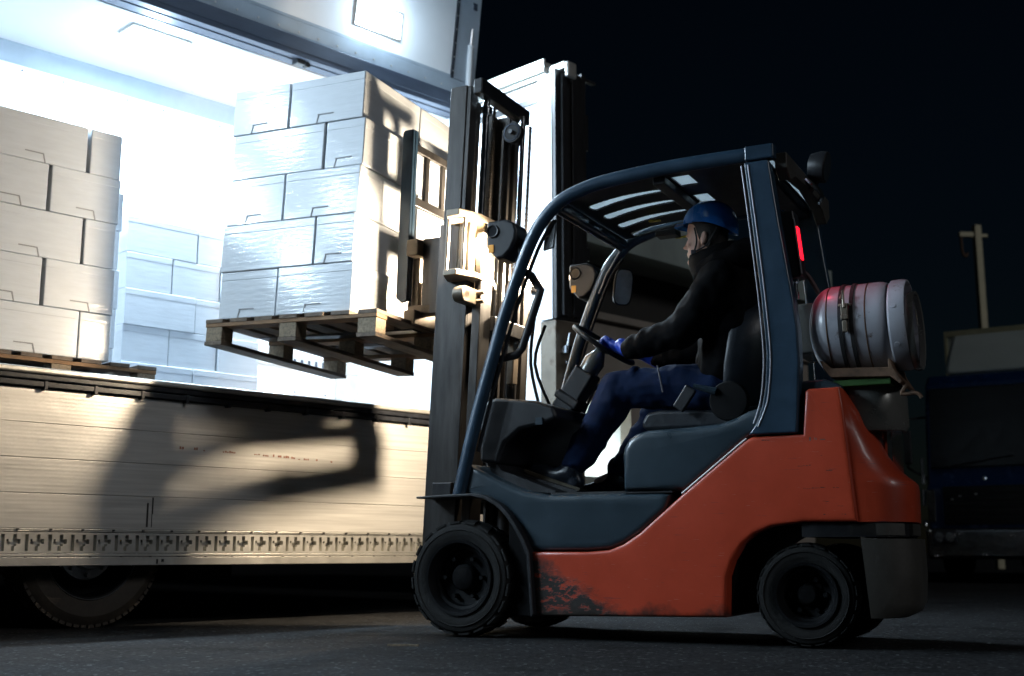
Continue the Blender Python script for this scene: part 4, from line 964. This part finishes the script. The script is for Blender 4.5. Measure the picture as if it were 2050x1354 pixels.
# joints
SH = {-1: Vector((1.20, .285, 1.655)), 1: Vector((1.20, .675, 1.655))}
EL = {-1: Vector((1.035, .235, 1.425)), 1: Vector((1.03, .71, 1.42))}
WR = {-1: Vector((.712, .318, 1.372)), 1: Vector((.745, .66, 1.36))}
HIP = {-1: Vector((1.15, .39, 1.155)), 1: Vector((1.15, .58, 1.155))}
KN = {-1: Vector((.655, .345, 1.185)), 1: Vector((.76, .64, 1.13))}
AN = {-1: Vector((.415, .335, .80)), 1: Vector((.535, .635, .775))}
def hand(mb, s, fat=0):
    wv = (uu * math.cos(R(70)) * 1.0)
    # near hand grips the rim at the near lower part, fingers curling over the top of the rim
    if s < 0: grip = wc + (uu * math.cos(R(-50)) + vv * math.sin(R(-50))) * .172; fd = Vector((-.66, .30, .42))
    else: grip = wc + (uu * math.cos(R(60)) + vv * math.sin(R(60))) * .172; fd = Vector((-.80, -.15, .15))
    fd.normalize(); w_ = WR[s]; nrm = wd_
    palm = grip + nrm * (.042 if s < 0 else .030) - fd * (.012 if s < 0 else .022)
    mb.chain([(*w_, .031 + fat), (*(w_ * .45 + palm * .55 + nrm * .012), .033 + fat)])
    side = fd.cross(nrm).normalized()
    m = Matrix((fd, side, nrm)).transposed()
    mb.ball(palm, (.042 + fat, .042 + fat, .020 + fat), m=m)
    mb.chain([(*(w_ * .5 + palm * .5 + nrm * .01), .028 + fat), (*palm, .022 + fat)])
    for k, (o, ln) in enumerate(((-.033, .88), (-.011, 1.0), (.011, .96), (.033, .80))):
        a = palm + side * o + fd * .034 + nrm * .004
        b1 = a + fd * .030 * ln + nrm * .004
        c = b1 + fd * .014 * ln - nrm * .026 * ln
        e = c - fd * .016 * ln - nrm * .016 * ln
        mb.chain([(*a, .0115 + fat), (*b1, .0105 + fat), (*c, .0098 + fat), (*e, .009 + fat)], 10)
    ts = -1 if s < 0 else 1
    a = palm - fd * .02 + side * .036 * (1 if s < 0 else -1); b1 = a + fd * .026 + side * .014 * (1 if s < 0 else -1) - nrm * .016; c = b1 + fd * .026 - nrm * .014
    mb.chain([(*a, .014 + fat), (*b1, .012 + fat), (*c, .0105 + fat)], 10)
bm_ = MB(); headmesh(bm_)
bm_.chain([(*(HC + Vector((.045, 0, -.10))), .055), (1.175, .48, 1.72, .062)])
bm_.chain([(1.175, .48, 1.70, .09), (1.20, .48, 1.60, .13), (1.20, .48, 1.40, .13), (1.16, .48, 1.20, .14)], 16)
for s in (-1, 1):
    bm_.chain([(1.19, .48, 1.66, .08), (*SH[s], .06), (*EL[s], .045), (*WR[s], .030)]); hand(bm_, s)
    bm_.chain([(1.16, .48, 1.18, .11), (*HIP[s], .085), (*KN[s], .058), (*AN[s], .04), (AN[s].x - .10, AN[s].y, AN[s].z - .03, .035)])
bm_.obj('body', 'skin', OP, remesh=.0062, sm=3)
# jacket
j = MB()
j.chain([(1.20, .48, 1.63, .165), (1.215, .48, 1.50, .178), (1.21, .48, 1.36, .178), (1.17, .48, 1.22, .16)], 18)
for s in (-1, 1):
    y_ = .48 + s * .085
    j.chain([(1.215, y_, 1.60, .135), (1.22, y_, 1.42, .145), (1.18, y_, 1.235, .125)], 16)
    j.chain([(1.20, .48 + s * .10, 1.645, .12), (*SH[s], .108), (*(SH[s] * .5 + EL[s] * .5), .095), (*EL[s], .084), (*(EL[s] * .62 + WR[s] * .38), .074), (*(EL[s] * .25 + WR[s] * .75), .054), (*(EL[s] * .06 + WR[s] * .94), .047)], 16)
    for t in (.2, .42, .64, .86): # quilting rolls
        p = SH[s].lerp(EL[s], t); j.ball(p, .100 - .014 * t)
    for t in (.1, .34, .58, .80):
        p = EL[s].lerp(WR[s], t); j.ball(p, .088 - .03 * t)
for k in range(5): j.ball((1.21, .48, 1.27 + k * .085), (.168, .222, .05))
jk = j.obj('jacket', 'jacket', OP, remesh=.010, sm=3, folds=((.10, .030), (.04, .006)))
# collar and hood roll
cb = MB(); rings = []
for (dz, ex, r1, r2) in ((0, 0, .13, .135), (.06, -.012, .142, .132), (.118, -.024, .136, .122), (.122, -.024, .122, .108), (.05, -.01, .11, .105), (.0, 0, .10, .10)):
    rings.append([(1.155 + ex + r1 * math.cos(q), .475 + r2 * math.sin(q), 1.695 + dz + .075 * (math.cos(q) * .5 + .5) + (.012 if math.cos(q) < -.6 else 0)) for q in [2 * math.pi * k / 32 for k in range(32)]])
cb.loft(rings + [rings[0]], False)
cb.obj('collar', 'jacket', OP, remesh=.010, sm=4)
hb = MB().chain([(1.27, .36, 1.79, .06), (1.31, .42, 1.805, .08), (1.32, .48, 1.81, .086), (1.31, .55, 1.805, .08), (1.27, .60, 1.79, .06)], 14).chain([(1.27, .36, 1.79, .055), (1.19, .335, 1.765, .052), (1.10, .36, 1.735, .04)]).chain([(1.27, .60, 1.79, .055), (1.19, .62, 1.765, .052), (1.10, .59, 1.735, .04)])
hb.ball((1.28, .48, 1.80), (.10, .14, .085))
hb.obj('hood', 'jacket', OP, remesh=.010, sm=3, folds=((.08, .02),))
# trousers
t = MB(); t.chain([(1.17, .48, 1.19, .155), (1.15, .48, 1.14, .15)], 16)
for s in (-1, 1):
    k = 1 if s < 0 else .9
    h_, kn, an = HIP[s], KN[s], AN[s]
    t.chain([(*h_, .12), (*(h_ * .6 + kn * .4 + Vector((0, 0, .012))), .108), (*(h_ * .25 + kn * .75), .098), (*kn, .091 * k), (*(kn * .75 + an * .25 + Vector((.02, 0, 0))), .088 * k), (*(kn * .45 + an * .55 + Vector((.012, 0, 0))), .080 * k), (*(kn * .12 + an * .88), .072 * k)], 16)
    for q in (.15, .3, .5, .8): t.ball(h_.lerp(kn, q) + Vector((0, 0, .01)), (.03, .105 - .01 * q, .112 - .012 * q))
    for q in (.12, .35, .7, .82, .93): t.ball(kn.lerp(an, q) + Vector((.005, 0, 0)), (.088 - .012 * q, .086 - .012 * q, .03))
t.obj('trousers', 'trousers', OP, remesh=.009, sm=3, folds=((.09, .028), (.035, .006)))
MB().tube([(.90, .245, 1.27), (.915, .242, 1.20), (.925, .245, 1.14)], .004, 6).obj('trouser_piping', 'trim', OP)
# boots
for s in (-1, 1):
    a = AN[s]; d = Vector((-.94, 0, .30 if s < 0 else -.05)).normalized(); up_ = Vector((-d.z, 0, d.x)) * -1
    heel = a - up_ * .055 + d * -.035
    q = MB().chain([(*(a + up_ * .05), .055), (*(a - up_ * .02), .056), (*(a - up_ * .05 + d * .06), .048), (*(a - up_ * .058 + d * .13), .043), (*(a - up_ * .062 + d * .19), .037)], 14)
    q.ball(heel, .046)
    q.obj('boot', 'boot', OP, remesh=.008, sm=3)
    m = Matrix((d, Vector((0, 1, 0)), up_)).transposed().to_4x4()
    MB().prism([(-.085, -.1), (.05, -.1), (.08, -.096), (.215, -.09), (.238, -.078), (.235, -.07), (-.088, -.075)], -.046, .046, 'y', Matrix.Translation(a) @ m).obj('boot_sole', 'sole', OP, bevel=.006)
# gloves
for s in (-1, 1):
    q = MB(); hand(q, s, .0035); q.chain([(*(WR[s]), .036), (*(WR[s].lerp(EL[s], .10)), .040)])
    q.obj('glove', 'glove', OP, remesh=.0055, sm=2)
# hair, helmet, strap
h = MB()
rings = []
for (z, a, b_, hw) in ((-.085, .035, .085, .060), (-.055, .000, .095, .074), (-.035, -.034, .102, .0805), (-.01, -.052, .104, .0835), (.02, -.064, .107, .084), (.05, -.074, .107, .083), (.08, -.092, .105, .078), (.11, -.06, .08, .06)):
    cx = (a + b_) / 2; rx = (b_ - a) / 2
    rings.append([HC + Vector((cx + rx * math.cos(q), hw * math.copysign(abs(math.sin(q)) ** .8, math.sin(q)), z)) for q in [2 * math.pi * k / 24 for k in range(24)]])
h.loft(rings)
h.obj('hair', 'hair', OP, remesh=.006, sm=1)
hm = MB(); rings = []
hr = Matrix.Rotation(R(9), 3, 'Y')
for i in range(13):
    t_ = i / 12; a = t_ * math.pi / 2
    rr_ = math.cos(a) ** .75; zz = math.sin(a)
    rings.append([HC + Vector((.022, 0, .062)) + hr @ Vector((.142 * rr_ * math.cos(q) + .0, .110 * rr_ * math.sin(q), .128 * zz - .035 * (max(0, math.cos(q)) ** 1.5) * (1 - t_) ** 2)) for q in [2 * math.pi * k / 40 for k in range(40)]])
inner = [[p + (HC + Vector((.022, 0, .05)) - p) * .045 for p in r_] for r_ in rings]
hm.loft(inner[::-1] + rings, False); hm.add(rings[-1], [tuple(range(40))]); hm.add(inner[-1], [tuple(range(40))])
hel = hm.obj('hard_hat', 'helmet', OP, smooth=70)
br = MB(); o1 = []; o2 = []
for k in range(17):
    q = R(180 - 62 + 124 * k / 16); f = math.sin(math.pi * k / 16) ** .6
    c_ = HC + Vector((.022, 0, .062)); a_ = c_ + hr @ Vector((.140 * math.cos(q), .108 * math.sin(q), .0)); e_ = c_ + hr @ Vector(((.140 + .045 * f) * math.cos(q), (.108 + .02 * f) * math.sin(q), -.012 * f))
    o1.append(a_); o2.append(e_)
n_ = len(o1); vs = o1 + o2 + [p + Vector((0, 0, -.004)) for p in o1] + [p + Vector((0, 0, -.004)) for p in o2]
fs = []
for k in range(n_ - 1): fs += [(k, k + 1, n_ + k + 1, n_ + k), (2 * n_ + k, 3 * n_ + k, 3 * n_ + k + 1, 2 * n_ + k + 1), (n_ + k, n_ + k + 1, 3 * n_ + k + 1, 3 * n_ + k), (k, 2 * n_ + k, 2 * n_ + k + 1, k + 1)]
fs += [(0, n_, 3 * n_, 2 * n_), (n_ - 1, 3 * n_ - 1, 4 * n_ - 1, 2 * n_ - 1 + 0)]
br.add(vs, fs[:-1]); br.obj('hat_brim', 'helmet', hel, smooth=60)
s_ = MB()
for s in (-1, 1):
    s_.tube(smooth([HC + Vector((-.035, s * .082, .045)), HC + Vector((-.025, s * .083, -.02)), HC + Vector((-.045, s * .068, -.075)), HC + Vector((-.075, s * .03, -.118)), HC + Vector((-.08, 0, -.126))]), .0042, 6)
    s_.tube(smooth([HC + Vector((.08, s * .085, .03)), HC + Vector((.03, s * .086, -.045)), HC + Vector((-.045, s * .07, -.075))]), .0042, 6)
s_.obj('chin_strap', 'strap', hel)
MB().box(-.013, .013, -.005, .005, -.012, .012, Matrix.Translation(HC + Vector((-.046, -.073, -.075)))).obj('strap_clip', 'boot', hel, bevel=.004)

# ------------------------------------------------------------------ parked blue truck
BT = thing('parked_truck', 'dark blue cab truck with grey cargo box parked at the right edge', 'truck', (5.50, 16.0, 0), R(-33))
cabp = [(0, .32), (-.06, .5), (-.06, 1.22), (.0, 1.30), (.06, 2.0), (.18, 2.62), (.32, 2.76), (1.7, 2.78), (1.75, 1.0), (1.75, .55), (1.3, .5), (.9, .9), (.5, .7), (.4, .32)]
cab = MB().prism([(y, z) for y, z in cabp], 0, 2.3, 'x'); cab.obj('cab', 'blue_cab', BT, bevel=.06, seg=3)
wm = Matrix.Translation((0, .0, 1.42)) @ Matrix.Rotation(R(-7.6), 4, 'X')
MB().box(.06, 2.24, -.02, .03, .06, 1.15, wm).obj('windscreen', 'glass_dark', BT, bevel=.02)
MB().tube([(.3, -.02, 1.5), (1.1, .0, 1.62)], .012, 6).tube([(1.2, -.02, 1.5), (2.0, .0, 1.62)], .012, 6).obj('wiper', 'black', BT)
b = MB()
for k in range(5): b.box(.25, 2.05, -.085, -.062, .78 + k * .09, .84 + k * .09)
b.box(.22, 2.08, -.075, -.061, .74, 1.24); b.obj('grille', 'glass_dark', BT, bevel=.01)
MB().box(-.02, 2.32, -.13, .3, .30, .70).obj('bumper', 'chrome_bumper', BT, bevel=.05, seg=3)
for x in (.06, 1.92): 
    hl = MB().box(x, x + .32, -.155, -.12, .50, .68).obj('headlight', 'lens', BT, bevel=.03)
    MB().lathe([(.065, -.005), (.07, -.012), (.05, .0)], (x + .1, -.156, .59), 'y', 16).lathe([(.065, -.005), (.07, -.012), (.05, .0)], (x + .235, -.156, .59), 'y', 16).obj('reflector', 'chrome', hl)
MB().box(.02, .12, -.09, -.06, .78, 1.2).obj('corner_lamp', 'chrome_bumper', BT, bevel=.02)
MB().lathe([(.03, -.01), (.0005, -.012)], (.75, -.062, 1.33), 'y', 12).obj('cab_badge', 'chrome', BT)
q = MB()
for (z0_, z1_, r_) in ((1.28, 1.62, .022), (1.0, 1.2, .03), (.74, .80, .03)): q.tube([(-.03, -.06, z0_), (-.03, -.05, (z0_ + z1_) / 2), (-.03, -.04, z1_)], r_, 14)
q.obj('glint_tube', 'chrome', BT)  # chrome tubes added at the cab corner to catch glints
for (x, z) in ((.02, .66), (.10, .34), (.42, .62), (.7, .36), (1.05, .60)): MB().ball((x, -.135, z), (.035, .02, .022)).obj('glint_ball', 'chrome', BT)  # chrome balls added along the bumper to catch glints
for x, z in ((.62, 1.12), (.32, 1.06), (.42, 1.1)): MB().box(x, x + .035, -.1, -.085, z, z + .02).obj('grille_clip', 'chrome', BT)
mi = MB().tube([(.0, .3, 2.2), (-.22, -.02, 2.15), (-.22, -.02, 1.5), (.0, .1, 1.35)], .018, 8).obj('mirror_arm', 'black', BT)
MB().box(-.32, -.16, -.06, .0, 1.55, 2.0).obj('side_mirror', 'black', mi, bevel=.02)
bx = MB().box(-.08, 2.38, 1.95, 8.0, .95, 3.62).obj('cargo_box', 'container', BT, bevel=.01)
MB().box(-.10, 2.40, 1.93, 1.99, 3.56, 3.64).box(-.10, -.06, 1.93, 1.99, .95, 3.56).obj('box_edge', 'yellow_trim', bx)
MB().prism([(.35, 2.77), (.55, 3.05), (1.0, 3.40), (1.55, 3.45), (1.6, 2.77)], .22, 2.1, 'x').obj('roof_deflector', 'deflector', BT, bevel=.08, seg=4)
for x in (.0, 2.0):
    MB().lathe([(.22, 0), (.40, .0), (.48, .03), (.49, .25), (.4, .29), (.22, .29)], (x, .95, .49), 'x', 32).obj('wheel', 'tyre', BT)
    MB().lathe([(.22, 0), (.40, .0), (.48, .03), (.49, .25), (.4, .29), (.22, .29)], (x, 6.4, .49), 'x', 32).obj('wheel', 'tyre', BT)
MB().box(.5, 1.8, .5, 7.8, .55, .94).obj('chassis_frame', 'chassis', BT)

# ------------------------------------------------------------------ lamp post
LP = thing('lamp_post', 'tall square galvanised post with a short side arm and hanging hook behind the blue truck', 'post', (11.2, 28.0, 0), R(5))
MB().box(-.085, .085, -.085, .085, 0, 8.15).obj('pole', 'galv', LP, bevel=.02)
MB().box(-.45, -.086, -.05, .05, 7.85, 7.97).box(.086, .25, -.04, .04, 7.85, 7.93).obj('side_arm', 'galv', LP, bevel=.01)
MB().tube(smooth([(-.40, 0, 7.85), (-.40, 0, 7.55), (-.36, 0, 7.4), (-.30, 0, 7.38), (-.27, 0, 7.46)]), .035, 8).obj('hook', 'rust', LP)

# ------------------------------------------------------------------ warehouse behind the forklift
WH = thing('warehouse', 'low grey building with dark recess and small lit bay behind the forklift', 'building', (1.074, 12.0, 0), R(45))
MB().box(-1.4, 4.2, -.06, 2.6, 3.44, 3.93).obj('roof_fascia', 'fascia', WH, bevel=.01)
MB().box(-1.4, 4.2, .5, .6, 2.8, 3.435).obj('recess_wall', 'soffit', WH)
b = MB().box(-1.4, -.95, .35, .5, 0, 2.82).box(.62, 4.2, .35, .5, 0, 2.82).box(-.95, .62, .35, .5, 1.92, 2.82)
b.obj('wall', 'tan_wall', WH)
MB().box(-1.4, 4.2, .28, .52, 2.78, 2.86).obj('wall_ledge', 'tan_wall', WH, bevel=.01)
b = MB().box(-.95, .62, 1.75, 1.8, 0, 1.92).box(-1.0, -.951, .5, 1.8, 0, 1.92).box(.621, .67, .5, 1.8, 0, 1.92).box(-.95, .62, .5, 1.75, 1.921, 1.97)
b.obj('bay_lining', 'white_wall', WH)
MB().box(-.95, .62, .42, 1.74, 0, 1.16).obj('bay_floor', 'container', WH, bevel=.01)
MB().box(-.95, .62, 1.72, 1.748, 1.33, 1.36).box(-.95, .62, 1.70, 1.748, 1.58, 1.63).obj('bay_rail', 'cap', WH)
bl = MB().box(-.30, .22, .9, 1.0, 1.80, 1.86).obj('bay_lamp', 'led', WH, bevel=.02, seg=3)
light('bay_light', 'AREA', WH, (-.04, .95, 1.79), 22, (.9, .97, 1), (0, .25, -1), shape='RECTANGLE', size=.5, size_y=.08)

# ------------------------------------------------------------------ small debris on the asphalt
q = MB().prism([(0, 0), (.05, .008), (.13, .004), (.135, .012), (.06, .018), (.0, .01)], .004, .012, 'z'); s1 = q.obj('wood_splinter', 'chip'); s1.location = (-.53, 5.25, 0); s1.rotation_euler = (0, 0, R(-8))
tag(s1, 'small pale wood splinter on the asphalt in front of the forklift wheel', 'splinter')
